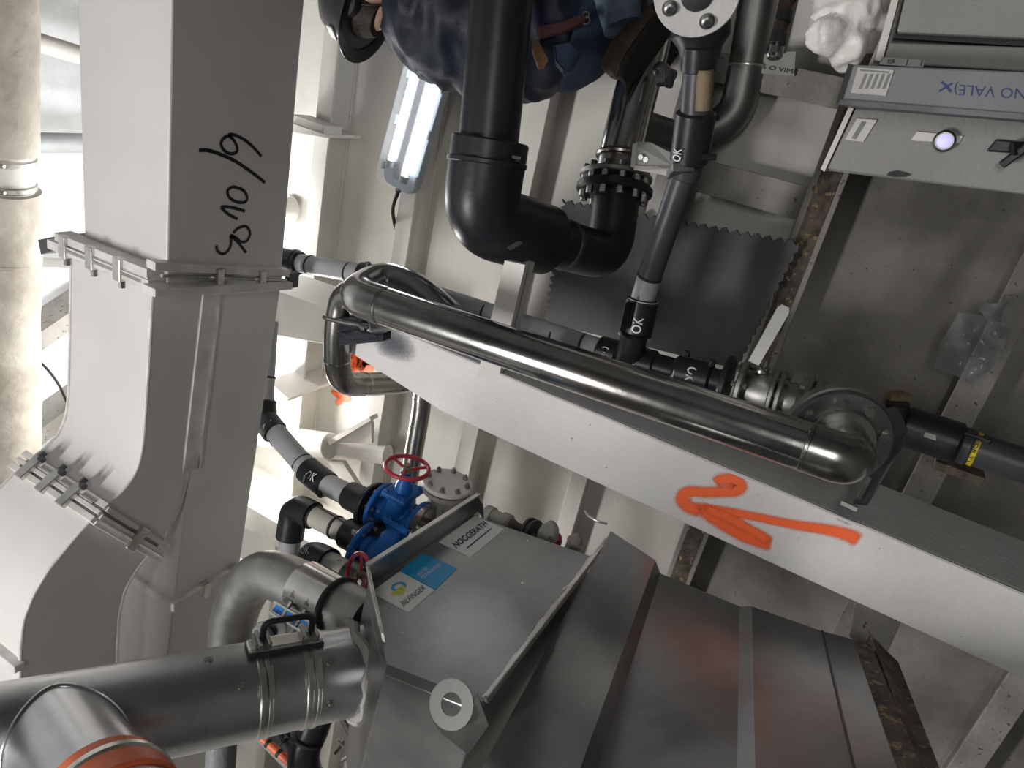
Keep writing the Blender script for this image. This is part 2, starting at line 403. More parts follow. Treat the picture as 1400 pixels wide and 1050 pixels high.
# main column: box pillar with a wide painted face
YC = 1.80
col = struct(build('trim_column', MB().prism([V((-.845,YC+.014,0)),V((-.845,YC+.014,2.99)),V((-.99,YC+.014,2.99)),V((-1.035,YC+.014,2.62)),V((-1.035,YC+.014,0))], Y*.286), 'white_paint', smooth=False, bevel=.006), 'white painted steel column with an orange sprayed arrow')
face = build('face_plate', MB().prism([V((-.845,YC,0)),V((-.845,YC,2.995)),V((-.985,YC,2.995)),V((-1.045,YC,2.60)),V((-1.045,YC,0))], Y*.016), 'white_paint', col, smooth=False, bevel=.003)
edge = build('weld_seam', MB().tube(wobble([V((-.846, YC+.001, .1+i*.06)) for i in range(48)], .003, 9), .005, 6), 'white_paint', col)
def sp(pix): return [Py(a, b, YC) for a, b in pix]
ribbon('spray_stroke', sp([(976,661),(988,656),(1003,657),(1012,664),(1004,671),(988,672),(965,673),(945,672),(935,677),(934,686),(944,694),(960,699)]), -Y, [.015,.020,.017,.016,.021,.02], 'spray_orange', col, .0004, True)
ribbon('spray_stroke', sp([(950,691),(980,697),(1010,702),(1045,709),(1090,718),(1130,724),(1158,731),(1176,740)]), -Y, [.012,.014,.013,.013,.015,.018,.021], 'spray_orange', col, .0007, True)
ribbon('spray_stroke', sp([(956,694),(975,707),(1000,724),(1020,734),(1040,740),(1056,745)]), -Y, [.020,.022,.018,.019,.02,.021], 'spray_orange', col, .0010, True)
ribbon('spray_stroke', sp([(960,694),(985,703),(1012,716),(1035,729),(1054,742)]), -Y, [.014,.015,.014,.018], 'spray_orange', col, .0013, True)
smudge('paint_smudge', Py(1157,705,YC), -Y, .034, .024, Z, 'spray_grey', col)
smudge('paint_smudge', Py(538,470,YC), -Y, .10, .06, Z, 'spray_grey', col)
# small flat bar and web of the cream stringer that runs in to the column face
br = struct(build('trim_bracket', MB().prism(polyY([(690,356),(718,362),(683,511),(652,516)], 1.775), (0,.02,0)).prism(polyY([(710,360),(718,362),(683,511),(676,513)], 1.795), (0,.06,0)), 'cream', smooth=False), 'cream flat bar running in to the column by the grey pipe')
tb = struct(build('trim_beam', MB().prism(polyY([(350,388),(470,430),(530,452),(530,490),(441,470),(350,454)], 2.42), (0,.30,0)), 'cream', smooth=False, bevel=.004), 'cream cross beam behind the stainless elbow')
# lit bay: knee brackets, shelf plate and painted pipe on the hull wall
kb = struct(build('trim_knee', MB().prism(polyY([(447,605),(505,572),(508,580),(508,606)], 2.74), (0,.02,0)), 'cream', smooth=False), 'upper triangular knee plate by the painted pipe')
build('face_bar', MB().prism(polyY([(446,603),(505,570),(507,575),(450,609)], 2.70), (0,.06,0)), 'cream', kb, smooth=False)
kb2 = struct(build('trim_knee', MB().prism(polyY([(446,630),(468,632),(494,672),(487,676)], 2.72), (0,.03,0)), 'cream', smooth=False), 'lower slanted knee plate by the painted pipe')
kb3 = struct(build('trim_knee', MB().prism(polyY([(366,520),(394,545),(394,549),(364,548)], 2.62), (0,.36,0)), 'cream', smooth=False), 'cream knee plates beside the grey drain pipe')
orange = [(470,486),(478,492),(490,500),(500,503),(494,494)]
ribbon('spray_stroke', [Py(a,b,YB) for a,b in [(474,486),(482,496),(494,502),(503,499),(492,492),(480,489)]], -Y, [.045,.06,.05,.04], 'spray_orange', wall_back, .003, True)
ribbon('spray_stroke', [Py(a,b,YB) for a,b in [(452,533),(462,540),(468,542),(464,549),(459,550)]], -Y, [.012,.022,.02,.016], 'spray_orange', wall_back, .003, True)
ribbon('spray_stroke', [Py(a,b,YB) for a,b in [(468,541),(474,543),(478,550)]], -Y, [.018,.03,.03], 'spray_orange', wall_back, .004, True)
# deckhead pipes and beams glimpsed between the insulated pipe and the duct
for i, (p, q, r, mt, lb) in enumerate([((20,48),(150,88),.045,'cream','cream deckhead pipe crossing above the long duct'),
        ((20,195),(150,196),.05,'grey_pe','pale grey pipe crossing under the deckhead film')]):
    a, b = Pz(*p, 5.38), Pz(*q, 5.38); e = b - a
    th = thing('deckhead_pipe', lb, 'pipe', a - e*.5)
    pipe(th, 'pipe_body', [a - e*.5, b + e*.6], r, mt)
    for k in (.0, 1.0): ring(th, a - e*.3 + e*1.6*k, e, r*1.12, 'bolt_steel', .02, 'pipe_band')
for p, q, w, mt, lb in [((40,478),(110,430),.05,'cream_dirty','slanted brown stained deckhead angle bar'), ((40,610),(110,558),.05,'cream_dirty','second slanted deckhead bar by the hanging cable'), ((40,372),(115,374),.03,'cream','narrow cream deckhead bar by the duct clamp')]:
    a, b = Pz(*p, 5.46), Pz(*q, 5.46); e = (b-a); s = V((-e.y, e.x, 0)).normalized()*w
    o = struct(build('trim_deckhead_bar', MB().prism([a-e*.4-s, b+e*.4-s, b+e*.4+s, a-e*.4+s], (0,0,.19)), mt, smooth=False), lb)
c0 = [Pz(50,490,5.5), Pz(68,508,5.42), Pz(82,528,5.4), Pz(92,552,5.42), Pz(110,575,5.6)]
o = build('hanging_cable', MB().tube(fillet(c0, .1), .007, 8), 'rubber'); tag(o, 'thin black cable sagging under the film covered deckhead', 'cable')
# dark rubber sheet hung on the stringers, with toothed cut edges
def toothed(pts, teeth):
    out = []
    for i, p in enumerate(pts):
        q = pts[(i+1) % len(pts)]; n, h = teeth[i]
        if not n: out.append(p); continue
        e = q - p; s = V((e.z, 0, -e.x)).normalized()*h
        for k in range(n):
            t = k/n; out += [p + e*t, p + e*(t+.45/n) + s, p + e*(t+.6/n) + s*(.2+.5*random.random())]
    return out
sheet_px = [(742,440),(768,272),(1098,330),(1008,505)]
pts = toothed(polyY(sheet_px, 2.76), [(16,.022),(24,.018),(14,.010),(0,0)])
o = build('rubber_sheet', MB().prism(pts, (0,.015,0)), 'rubber_sheet', smooth=False); tag(o, 'dark grey rubber sheet with toothed edges behind the pipes', 'sheet')
# ================================================================ VENTILATION DUCT
YD, ZD = 1.52, 3.52
def bend_profile(pix): return [Py(a, b, YD) for a, b in pix]
d1 = thing('air_duct', 'long straight pale sheet metal duct with marker writing underneath', 'duct', (-.4, YD+.25, ZD))
build('sheet_shell', MB().aabb((-.90, YD, ZD), (.9, YD+.50, ZD+.41)), 'duct_sheet', d1, smooth=False, bevel=.006)
def wr(pix, w=.0055):
    return ribbon('marker_stroke', [Pz(a, b, ZD) for a, b in pix], -Z, w, 'ink_black', d1, .0015)
k = .3
wr([(1045*k,615*k),(1018*k,630*k),(1006*k,655*k),(1020*k,685*k),(1048*k,700*k),(1073*k,695*k),(1080*k,675*k),(1065*k,640*k),(1042*k,614*k),(1075*k,617*k),(1120*k,642*k),(1160*k,678*k),(1190*k,712*k)])
wr([(905*k,684*k),(960*k,688*k),(1060*k,728*k),(1150*k,788*k),(1207*k,832*k)], .006)
wr([(1060*k,850*k),(1036*k,868*k),(1045*k,900*k),(1080*k,920*k),(1115*k,920*k),(1125*k,898*k),(1105*k,865*k),(1060*k,850*k)])
wr([(1115*k,962*k),(1060*k,946*k),(1008*k,943*k),(1040*k,975*k),(1082*k,998*k)])
wr([(1062*k,280+128*k),(1085*k,280+106*k),(1120*k,280+98*k),(1138*k,280+128*k),(1125*k,280+162*k),(1098*k,280+168*k),(1072*k,280+148*k),(1050*k,280+140*k),(1085*k,280+172*k),(1120*k,280+218*k)])
wr([(984*k,280+184*k),(992*k,280+212*k),(1020*k,280+222*k),(1046*k,280+196*k),(1052*k,280+160*k),(1050*k,280+140*k)])
# second section: the near half swings out towards the passage in an S bend, the far half runs straight on
xs = -.91; ZB, ZH = 3.56, 3.97
def plan(pts, z): return [V((x, y, z)) for x, y in pts]
F2 = [(-.90,1.50),(-1.2,1.485),(-1.45,1.47),(-1.54,1.455),(-1.60,1.425),(-1.645,1.37),(-1.675,1.295)]
K2 = [(-.92,1.725),(-1.69,1.66),(-1.82,1.625),(-1.905,1.575),(-1.95,1.52)]
F3 = [(-1.678,1.29),(-1.74,1.21),(-1.82,1.12),(-1.89,1.07),(-1.97,1.035),(-2.07,1.02),(-2.21,1.01),(-3.3,1.0)]
K3 = [(-1.953,1.515),(-2.0,1.45),(-2.07,1.395),(-2.18,1.37),(-2.35,1.36),(-3.3,1.35)]
def rim(parent, pts, r=.006, name='seam_rib'): build(name, MB().tube(fillet(pts, .03, 3), r, 8), 'duct_rail', parent)
d2 = thing('duct_bend', 'pale sheet metal duct bend curving out between the two rail clamps', 'duct', (-1.5, 1.55, ZB))
build('sheet_shell', MB().prism(plan(F2 + K2[::-1], ZB), Z*(ZH-ZB)), 'duct_sheet', d2, angle=32)
d3 = thing('duct_bend', 'lower duct bend straightening out above the big steel pipe', 'duct', (-2.3, 1.15, ZB))
build('sheet_shell', MB().prism(plan(F3 + K3[::-1], ZB), Z*(ZH-ZB)), 'duct_sheet', d3, angle=32)
for dd_, FF, KK in ((d2, F2, K2), (d3, F3, K3)):
    rim(dd_, plan(FF, ZB)); rim(dd_, plan(FF, ZH)); rim(dd_, plan(KK, ZB))
build('joint_rail', MB().aabb((-2.155, .985, ZB-.02), (-2.125, 1.02, ZH+.02)), 'duct_rail', d3, smooth=False, bevel=.004)
d4 = thing('duct_branch', 'straight duct branch behind the bend with a raised batten', 'duct', (-1.6, 1.83, ZD))
def ybr(x): return 1.73 + (x+.93)*.085
def brn(x0, x1, dz0=0, dz1=.40): return MB().prism([V((x0,ybr(x0),ZB+dz0)), V((x1,ybr(x1),ZB+dz0)), V((x1,ybr(x1)+.34,ZB+dz0)), V((x0,ybr(x0)+.34,ZB+dz0))], Z*(dz1-dz0))
build('sheet_shell', brn(-2.28, -.93), 'duct_sheet', d4, smooth=False, bevel=.006)
build('sheet_shell', brn(-4.2, -2.29, .004, .43), 'duct_sheet', d4, smooth=False, bevel=.006)
build('batten', MB().prism([V((-1.66,ybr(-1.66)-.04,ZB-.012)),V((-.94,ybr(-.94)-.04,ZB-.012)),V((-.94,ybr(-.94)+.03,ZB-.012)),V((-1.66,ybr(-1.66)+.03,ZB-.012))], Z*.03), 'duct_rail', d4, smooth=False, bevel=.003)
build('batten_lip', MB().prism([V((-1.66,ybr(-1.66)+.024,ZB-.020)),V((-.94,ybr(-.94)+.024,ZB-.020)),V((-.94,ybr(-.94)+.032,ZB-.020)),V((-1.66,ybr(-1.66)+.032,ZB-.020))], Z*.02), 'lip_steel', d4, smooth=False)
build('joint_rail', MB().prism([V((-2.31,ybr(-2.3)-.02,ZB-.02)),V((-2.27,ybr(-2.3)-.02,ZB-.02)),V((-2.27,ybr(-2.3)+.36,ZB-.02)),V((-2.31,ybr(-2.3)+.36,ZB-.02))], Z*.45), 'duct_rail', d4, smooth=False, bevel=.004)
for yy in (1.75, 1.9): build('clip', MB().aabb((-2.325, yy-.015, ZB-.035), (-2.255, yy+.015, ZB)), 'lip_steel', d4, smooth=False, bevel=.002)
# clamp rails round the duct joints
j1 = thing('duct_clamp', 'rail clamp joint round the straight duct above the bend', 'clamp', (xs, YD-.03, ZD-.03))
def rail(parent, a, b, t, u, name='rail', mat='duct_rail'):
    a, b = V(a), V(b); e = (b-a)/2; return build(name, MB().box((a+b)/2, e, V(t), V(u)), mat, parent, smooth=False, bevel=.002)
fr0, fr1 = Py(86,322,YD-.03), Py(212,372,YD-.03)
lo0, lo1 = Py(76,332,YD-.035), Py(214,388,YD-.035)
for (a, b, hw) in ((fr0, fr1, .014), (Py(80,330,YD-.03), Py(213,381,YD-.03), .008), (lo0, lo1, .016)): rail(j1, a, b, (hw,0,0), (0,.03,0))
for t in (.12, .42, .72):
    c = fr0.lerp(fr1, t); build('clip', MB().box(c + V((-.022,-.03,0)), (.038,0,0), (0,.012,0), (0,0,.018)), 'lip_steel', j1, smooth=False, bevel=.002)
    build('rod', MB().tube([fr0.lerp(fr1, t+.03)+V((-.03,-.035,0)), fr0.lerp(fr1, t+.24)+V((-.03,-.035,0))], .006, 8), 'lip_steel', j1)
    build('bolt', MB().hexbolt(c + V((-.06,-.03,-.012)), (-1,0,0), .011, .02), 'bolt_steel', j1, smooth=False)
ub = [Pz(206,362,ZD-.02), Pz(392,372,ZD-.02)]; uc = [Pz(203,397,ZD-.03), Pz(392,388,ZD-.03)]
rail(j1, ub[0], ub[1], (.014,0,0), (0,0,.02)); rail(j1, uc[0], uc[1], (.014,0,0), (0,0,.03))
build('rod', MB().tube([ub[0].lerp(ub[1],.05)+V((-.03,0,-.012)), ub[0].lerp(ub[1],.98)+V((-.03,0,-.012))], .006, 8), 'lip_steel', j1)
for t in (.42, .75): build('clip', MB().box(ub[0].lerp(ub[1],t)+V((-.025,0,-.02)), (.032,0,0), (0,.014,0), (0,0,.012)), 'lip_steel', j1, smooth=False, bevel=.002)
build('end_hook', MB().box(ub[1]+V((-.03,.02,-.01)), (.03,0,0), (0,.025,0), (0,0,.012)), 'dark_steel', j1, smooth=False, bevel=.002)
j2 = thing('duct_clamp', 'rail clamp joint across the middle of the curved duct bend', 'clamp', (-1.676, 1.29, ZB))
pj = V((-1.6765, 1.2925, 0)); tj = V((-.51,-.86,0)).normalized(); nj = V((.86,-.51,0)).normalized()
for off, hw in ((-.035,.011),(-.006,.008),(.022,.011)): rail(j2, pj + tj*off + Z*(ZB-.02), pj + tj*off + Z*(ZH+.03), tj*hw, nj*.016)
for t in (.14, .42, .70):
    c = pj + Z*(ZH + (ZB-ZH)*t) + nj*.022
    build('clip', MB().box(c, tj*.045, Z*.020, nj*.010), 'lip_steel', j2, smooth=False, bevel=.003)
    build('bolt', MB().hexbolt(c - tj*.05 + Z*.005, -tj, .010, .022).hexbolt(c - tj*.045 - Z*.02, nj, .012, .018), 'dark_steel', j2, smooth=False)
    build('rod', MB().tube([c - Z*.03 - tj*.02, c - Z*.10 - tj*.02], .005, 8), 'lip_steel', j2)
kj = V((-1.9515, 1.5175, 0)); ej = (kj-pj).normalized(); sj = V((-ej.y, ej.x, 0))
for off in (-.03, .0, .026): rail(j2, pj + sj*off + Z*(ZB-.012), kj + ej*.03 + sj*off + Z*(ZB-.012), sj*.009, Z*.014)
build('clip', MB().box(pj.lerp(kj,.58) + Z*(ZB-.03), sj*.045, ej*.022, Z*.010), 'lip_steel', j2, smooth=False, bevel=.003)
build('rod', MB().tube([pj + Z*(ZB-.032) + sj*.012, kj + ej*.06 + Z*(ZB-.032) + sj*.012], .005, 8), 'lip_steel', j2)
# insulated pipe along the edge of the picture
pw = thing('insulated_pipe', 'cream wrapped insulated pipe running alongside the duct', 'pipe', W(8, 300, 2.75))
A0, A1 = V((.9, 1.86, 4.86)), V((-3.6, 1.86, 5.22))
def ap(px_y): # point of the axis at an image row
    best = min((A0.lerp(A1, t/400) for t in range(401)), key=lambda p: abs(((p-CAM).dot(cam2w(V((0,1,0))))/(p-CAM).dot(cam2w(V((0,0,1)))))*FPX + CY - px_y))
    return best
def wrapped(a, b, r, name):
    n = max(3, int((b-a).length/.05)); rings = []
    d = (b-a).normalized(); u = d.orthogonal().normalized(); w = d.cross(u)
    for i in range(n+1):
        c = a.lerp(b, i/n); rr = []
        for kk in range(28):
            an = 2*math.pi*kk/28; p = c + (u*math.cos(an)+w*math.sin(an))*r
            rr.append(c + (p-c)*(1 + .05*mnoise.noise(p*7) + .02*mnoise.noise(p*25)))
        rings.append(rr)
    return build(name, MB().loft(rings), 'insulation', pw, angle=60)
wrapped(A0, ap(205), .142, 'wrap'); wrapped(ap(258), ap(368), .149, 'wrap'); wrapped(ap(360), A1, .143, 'wrap')
pipe(pw, 'bare_pipe', [ap(200), ap(262)], .124, 'cream')
for yy in (216, 248):
    c = ap(yy); dd = (A1-A0).normalized(); ring(pw, c, dd, .132, 'lip_steel', .03, 'strap')
    build('strap_screw', MB().tube([c+V((0,-.11,-.06)), c+V((0,-.08,-.16))], .008, 8), 'bolt_steel', pw)
cc = ap(352); ring(pw, cc, A1-A0, .15, 'insulation', .03, 'wrap_edge')
build('lug', MB().box(ap(340) + V((0,-.142,.04)), (.04,0,0), (0,.008,0), (0,0,.02)), 'duct_rail', pw, smooth=False, bevel=.003)
build('hanger_arm', MB().prism([p for p in (Py(52,328,1.58), Py(80,322,1.58), Py(86,338,1.58), Py(56,348,1.58))], (0,.1,0)), 'dark_steel', pw, smooth=False)
# ================================================================ STAINLESS PIPE IN FRONT OF THE COLUMN
RS = .054
sv = thing('stainless_pipe', 'polished stainless pipe slanting across the column to a bolted flange', 'pipe', Py(800,500,1.58))
def ys(px, py): return Py(px, py, 1.58)
P0, P1 = ys(524,418), ys(1106,612)
ax = (P1-P0).normalized()
pipe(sv, 'pipe_body', [P0, P0.lerp(P1,.5), P1], RS, 'stainless', 32)
for t in (.004, .996): ring(sv, P0.lerp(P1, t), ax, RS*1.035, 'stainless_dark', .01, 'weld_bead')
# far end elbow, turning in to the flange on the valve
Fc = W(1168, 596, 1.90); fd = (Y*.9 + ax*-.1).normalized()
c1 = ys(1164, 632); FD = (W(1146,594,(c1-CAM).dot(F_)+.13) - c1).normalized()
pipe(sv, 'elbow', fillet([P1, c1, c1 + FD*.12], .10, 12), RS*1.02, 'stainless_dark', 32)
fl = flange(sv, c1 + FD*.115, FD, .112, .018, 'dull_steel', 8, .012, .012)
ring(sv, c1 + FD*.112, FD, .075, 'galvanized', .02, 'raised_face')
# near end: return bend behind, then down in front of the lit bay and through behind the column
q0 = P0 - ax*.055
top = q0 + Y*.13 + X*.015
pipe(sv, 'elbow', fillet([P0, P0 - ax*.105, P0 - ax*.105 + Y*.13 + X*.03, P0 + ax*.01 + Y*.14 + X*.02, P0 + ax*.13 + Y*.13 - X*.03], [.095,.08,.06], 10), RS*1.03, 'stainless', 32)
L0, L1, L2_ = W(470,400,2.62), W(462,500,2.78), W(470,545,2.86)
pipe(sv, 'drop_leg', fillet([W(500,398,2.22), W(470,402,2.30), W(461,450,2.36), W(461,526,2.46), W(540,524,2.80), W(640,506,3.15)], [.05,.06,.13,.05], 10), .043, 'stainless_dark', 32)
for p, dd in ((W(461,492,2.415), W(461,526,2.46)-W(461,450,2.36)), (W(496,525,2.60), W(540,524,2.80)-W(461,526,2.46))): ring(sv, p, dd, .045, 'stainless', .006, 'weld_bead')
dl = thing('stainless_riser', 'stainless pipe dropping behind the red handwheel and the column', 'pipe', W(560,620,3.0))
pipe(dl, 'pipe_body', [W(579,515,2.85), W(576,560,2.90), W(562,640,2.98), W(552,700,3.04)], .037, 'stainless_dark', 24)
ring(dl, W(577,545,2.885), W(562,640,2.98)-W(576,560,2.90), .039, 'stainless', .012, 'weld_bead')
# U-bolt support holding the bend to the column
us = thing('pipe_support', 'dark steel angle support with U-bolt at the stainless bend', 'bracket', W(500,455,2.3))
build('angle_top', MB().prism([W(463,434,2.30), W(494,434,2.24), W(497,450,2.22), W(463,453,2.28)], Y*.03), 'black_paint', us, smooth=False, bevel=.003)
build('angle_shelf', MB().prism([W(461,452,2.30), W(494,449,2.22), W(512,456,2.14), W(470,459,2.24)], (-.012,0,-.01)), 'black_paint', us, smooth=False, bevel=.002)
build('arm', MB().prism([W(463,461,2.26), W(524,455,2.18), W(524,467,2.18), W(463,473,2.26)], Y*.04), 'black_paint', us, smooth=False, bevel=.003)
ub_ = fillet([W(500,446,2.21), W(470,441,2.28), W(443,434,2.32), W(445,432,2.42), W(478,440,2.44)], .03, 6)
build('u_bolt', MB().tube(ub_, .008, 10), 'bolt_steel', us)
build('nut', MB().hexbolt(W(495,446,2.20), ax, .012, .016).tube([W(492,446,2.2), W(503,448,2.19)], .006, 8), 'bolt_steel', us, smooth=False)
# plate support at the flange end
ps = thing('plate_support', 'grey steel plate bracket between the stainless elbow and the column', 'bracket', W(1195,650,1.72))
build('plate', MB().prism([W(1206,560,1.60), W(1226,558,1.60), W(1241,588,1.62), W(1238,605,1.63), W(1186,692,1.72), W(1165,690,1.72), W(1204,612,1.63)], Y*.012), 'dark_steel', ps, smooth=False, bevel=.002)
build('foot', MB().prism([W(1188,652,1.66), W(1192,654,1.66), W(1176,684,1.70), W(1171,682,1.70)], Y*.03), 'lip_steel', ps, smooth=False)
build('foot_pad', MB().prism(polyY([(1151,683),(1173,693),(1171,698),(1149,688)], 1.797), (0,-.008,0)), 'grey_paint', ps, smooth=False)
build('bolt', MB().hexbolt(W(1212,590,1.612), -Y, .008, .01), 'bolt_steel', ps, smooth=False)
# ================================================================ GREY PLASTIC LINE WITH BLACK COUPLINGS
YG = 2.15; RG = .037
gl = thing('grey_plastic_pipe', 'long grey plastic pipe with black couplings behind the stainless pipe', 'pipe', Py(650,430,YG))
def yg(px, py, y=YG): return Py(px, py, y)
G0, G1, G2, G3 = yg(372,353), yg(513,378), yg(820,478), yg(990,523)
pipe(gl, 'pipe_body', fillet([G0, G1, G2], .03, 6), RG, 'grey_pe', 24)
sleeve(gl, 'coupling', yg(366,351), yg(411,360), RG*1.28, 'black_pe'); ring(gl, yg(404,358), G1-G0, RG*1.34, 'black_pe', .02, 'coupling_rim')
sleeve(gl, 'elbow_coupling', yg(493,374), yg(516,379), RG*1.2, 'black_pe'); sleeve(gl, 'elbow_coupling', yg(512,378), yg(538,386), RG*1.2, 'black_pe')
for p in ((424,362),(477,372),(552,391),(664,428),(757,459),(797,471)): ring(gl, yg(*p), G2-G1, RG*1.05, 'rubber', .010)
for p in ((503,358),(538,369)): build('electrode_stub', MB().tube([yg(p[0],p[1]+12,2.12), yg(*p,2.12)], .010, 8), 'black_pe', gl)
sleeve(gl, 'tee_socket', yg(818,478), yg(846,486), RG*1.28, 'black_pe'); 
sleeve(gl, 'tee_body', yg(840,484), yg(886,497), RG*1.12, 'black_pe'); sleeve(gl, 'tee_socket', yg(872,494), yg(896,500), RG*1.28, 'black_pe')
pipe(gl, 'short_pipe', [yg(890,498), yg(926,508)], RG*1.05, 'black_pe')
sleeve(gl, 'coupling', yg(922,506), yg(972,519), RG*1.32, 'black_pe'); pipe(gl, 'stub_pipe', [yg(968,518), yg(996,525)], RG*1.02, 'black_pe')
for p, q in (((938,488),(940,480)),((972,500),(975,493))): build('electrode_stub', MB().tube([yg(*p,2.1), yg(*q,2.1)], .010, 8), 'black_pe', gl)
flange(gl, yg(988,522), G3-G2, .083, .02, 'black_pe', 0); ring(gl, yg(926,508), G3-G2, RG*1.335, 'ink_white', .003, 'chalk_line'); ring(gl, yg(970,518), G3-G2, RG*1.1, 'ink_white', .003, 'chalk_line')
text_pipe('chalk_letters', 'OK', yg(945,512), (G3-G2).cross(CAM-G3), RG*1.33, .045, .03, 'ink_white', gl)
text_pipe('chalk_letters', 'OK', yg(832,484), (G3-G2).cross(CAM-G3), RG*1.29, .04, .028, 'ink_white', gl, -.3)
text_pipe('chalk_letters', 'OK', yg(870,494), (G3-G2).cross(CAM-G3), RG*1.29, .04, .028, 'ink_white', gl, -.3)
text_pipe('chalk_letters', 'OK', yg(398,357), (G3-G2).cross(CAM-G3), RG*1.36, .04, .028, 'ink_white', gl)
for px, py, s_ in ((600,405,.02),(722,452,.012)): build('scuff', MB().add([yg(px-8*s_*60,py,YG-RG*1.01), yg(px+10*s_*50,py-3,YG-RG*1.01), yg(px+2,py+9*s_*50,YG-RG*1.01)], [(0,1,2)]), 'paper', gl, recalc=False)
# rising branch from the tee
bl = thing('dark_branch_pipe', 'dark plastic branch pipe rising from the tee to the white blind flange', 'pipe', yg(858,488))
B0, B1 = yg(862,484,2.12), yg(868,462,2.12)
pipe(bl, 'elbow', fillet([yg(852,488), yg(862,482,2.12), yg(868,455,2.10)], .03), RG*1.15, 'black_pe')
C0, C1 = W(868,460,2.28), W(879,408,2.24)
sleeve(bl, 'coupling', C0, C1, RG*1.36, 'black_pe'); ring(bl, W(868,459,2.28), C1-C0, RG*1.4, 'ink_white', .004, 'chalk_line'); ring(bl, W(879,410,2.24), C1-C0, RG*1.3, 'ink_white', .003, 'chalk_line')
text_pipe('chalk_letters', 'OK', W(872,440,2.265), (C1-C0), RG*1.37, .05, .03, 'ink_white', bl)
build('terminal_block', MB().box(W(857,432,2.2), (C1-C0).normalized()*.045, X.cross(C1-C0).normalized()*.012, Y*.012), 'black_pe', bl, smooth=False, bevel=.002)
pipe(bl, 'grey_pipe_body', [W(878,412,2.24), W(888,378,2.21)], RG*1.0, 'grey_pe')
pipe(bl, 'pipe_body', [W(888,378,2.21), W(938,232,2.02)], RG*1.0, 'dark_pe')
ring(bl, W(888,378,2.21), W(938,232,2.02)-W(888,378,2.21), RG*1.06, 'rubber', .01)
sleeve(bl, 'green_joint', W(936,242,2.03), W(942,222,2.0), RG*1.12, 'dark_pe')
sleeve(bl, 'coupling', W(942,222,2.0), W(952,152,1.92), RG*1.42, 'black_pe'); ring(bl, W(943,215,1.99), W(952,152,1.92)-W(942,222,2.0), RG*1.25, 'ink_white', .004, 'chalk_line')
for p in ((974,159),(970,214)): build('electrode_stub', MB().tube([W(p[0]-10,p[1],1.93), W(p[0]+9,p[1]+1,1.93)], .009, 8), 'black_pe', bl)
text_pipe('chalk_letters', 'OK', W(940,205,1.975), W(952,152,1.92)-W(942,222,2.0), RG*1.44, .035, .025, 'ink_white', bl, .5)
pipe(bl, 'wrapped_pipe', [W(951,156,1.92), W(956,90,1.86)], RG*1.08, 'dark_pe')
lbp = build('brown_label', MB().tube([W(960,150,1.885), W(964,95,1.835)], .022, 16), 'brown_paper', bl); lbp['label'] = 'brown paper label round the pipe'
sleeve(bl, 'reducer', W(955,98,1.87), W(958,60,1.83), RG*1.22, 'black_pe')
build('socket', MB().lathe(W(957,82,1.86), W(958,30,1.83)-W(957,82,1.86), [(0,RG*1.3),(.03,RG*1.5),(.055,RG*2.0),(.085,RG*2.0)]), 'black_pe', bl)
ring(bl, W(954,128,1.9), W(956,90,1.86)-W(951,156,1.92), RG*1.13, 'rubber', .008)
# white blind flange at the top of it
bf = thing('blind_flange', 'round white painted blind flange with a dark hub and bolts', 'flange', W(955,-5,1.70))
fn = (CAM - W(955,-5,1.7)).normalized() + D_*.45; fn.normalize()
ct = W(953,-8,1.66)
build('disc', MB().lathe(ct - fn*.022, fn, [(0,.094),(.004,.097),(.018,.097),(.022,.094)], 48), 'white_paint', bf)
build('backing_ring', MB().lathe(ct - fn*.05, fn, [(0,.088),(.003,.090),(.026,.090)], 48), 'black_pe', bf)
build('hub', MB().lathe(ct, fn, [(0,.036),(.006,.036),(.010,.028),(.010,.01)], 32), 'dark_steel', bf)
u_ = fn.cross(D_).normalized(); w_ = fn.cross(u_)
for k in range(4):
    a = math.radians(20 + 90*k); q = ct + (u_*math.cos(a) + w_*math.sin(a))*.065
    bo = build('bolt', MB().lathe(q, fn, [(0,.018),(.003,.018),(.003,.013),(.014,.013),(.016,.010)], 20), 'bolt_steel', bf)
    build('bolt_slot', MB().hexbolt(q+fn*.0155, fn, .008, .002), 'dark_steel', bo, smooth=False)
# ================================================================ STAINLESS BALL VALVE AND FLANGES BESIDE IT
bv = thing('ball_valve', 'stainless flanged ball valve with a long flat lever', 'valve', yg(1045,535))
gd = (yg(1100,553)-yg(990,523)).normalized()
def gp(t): return yg(990,523) + gd*t
flange(bv, gp(.042), gd, .083, .018, 'galvanized', 8, .009, .012)
build('body', MB().lathe(gp(.05), gd, [(0,.045),(.02,.050),(.05,.062),(.085,.062),(.095,.05)]), 'galvanized', bv)
flange(bv, gp(.135), gd, .078, .014, 'galvanized', 0); flange(bv, gp(.155), gd, .080, .014, 'galvanized', 8, .008, .01)
build('body', MB().lathe(gp(.165), gd, [(0,.05),(.03,.055),(.07,.05)]), 'galvanized', bv)
flange(bv, gp(.225), gd, .084, .018, 'galvanized', 8, .010, .014); flange(bv, gp(.25), gd, .084, .016, 'galvanized', 8, .010, .014)
stem = gp(.09) + X*.062
build('stem', MB().lathe(stem, X, [(0,.02),(.018,.02),(.018,.013),(.04,.013)]), 'bolt_steel', bv)
h0 = W(1030,497,2.0); h1 = W(1071,424,1.98)
hd = (h1-h0).normalized(); hs = hd.cross((CAM-h0).normalized()).normalized()
lv = build('lever', MB().prism([h0-hs*.017, h1-hs*.019, h1-hs*.012+hd*.014, h1+hs*.012+hd*.014, h1+hs*.019, h0+hs*.017], (CAM-h0).normalized()*-.008), 'galvanized', bv, smooth=False, bevel=.002)
build('lever_base', MB().prism([h0-hs*.02, h0+hs*.02, stem+hs*.018, stem-hs*.018], Y*.012), 'bolt_steel', bv, smooth=False)
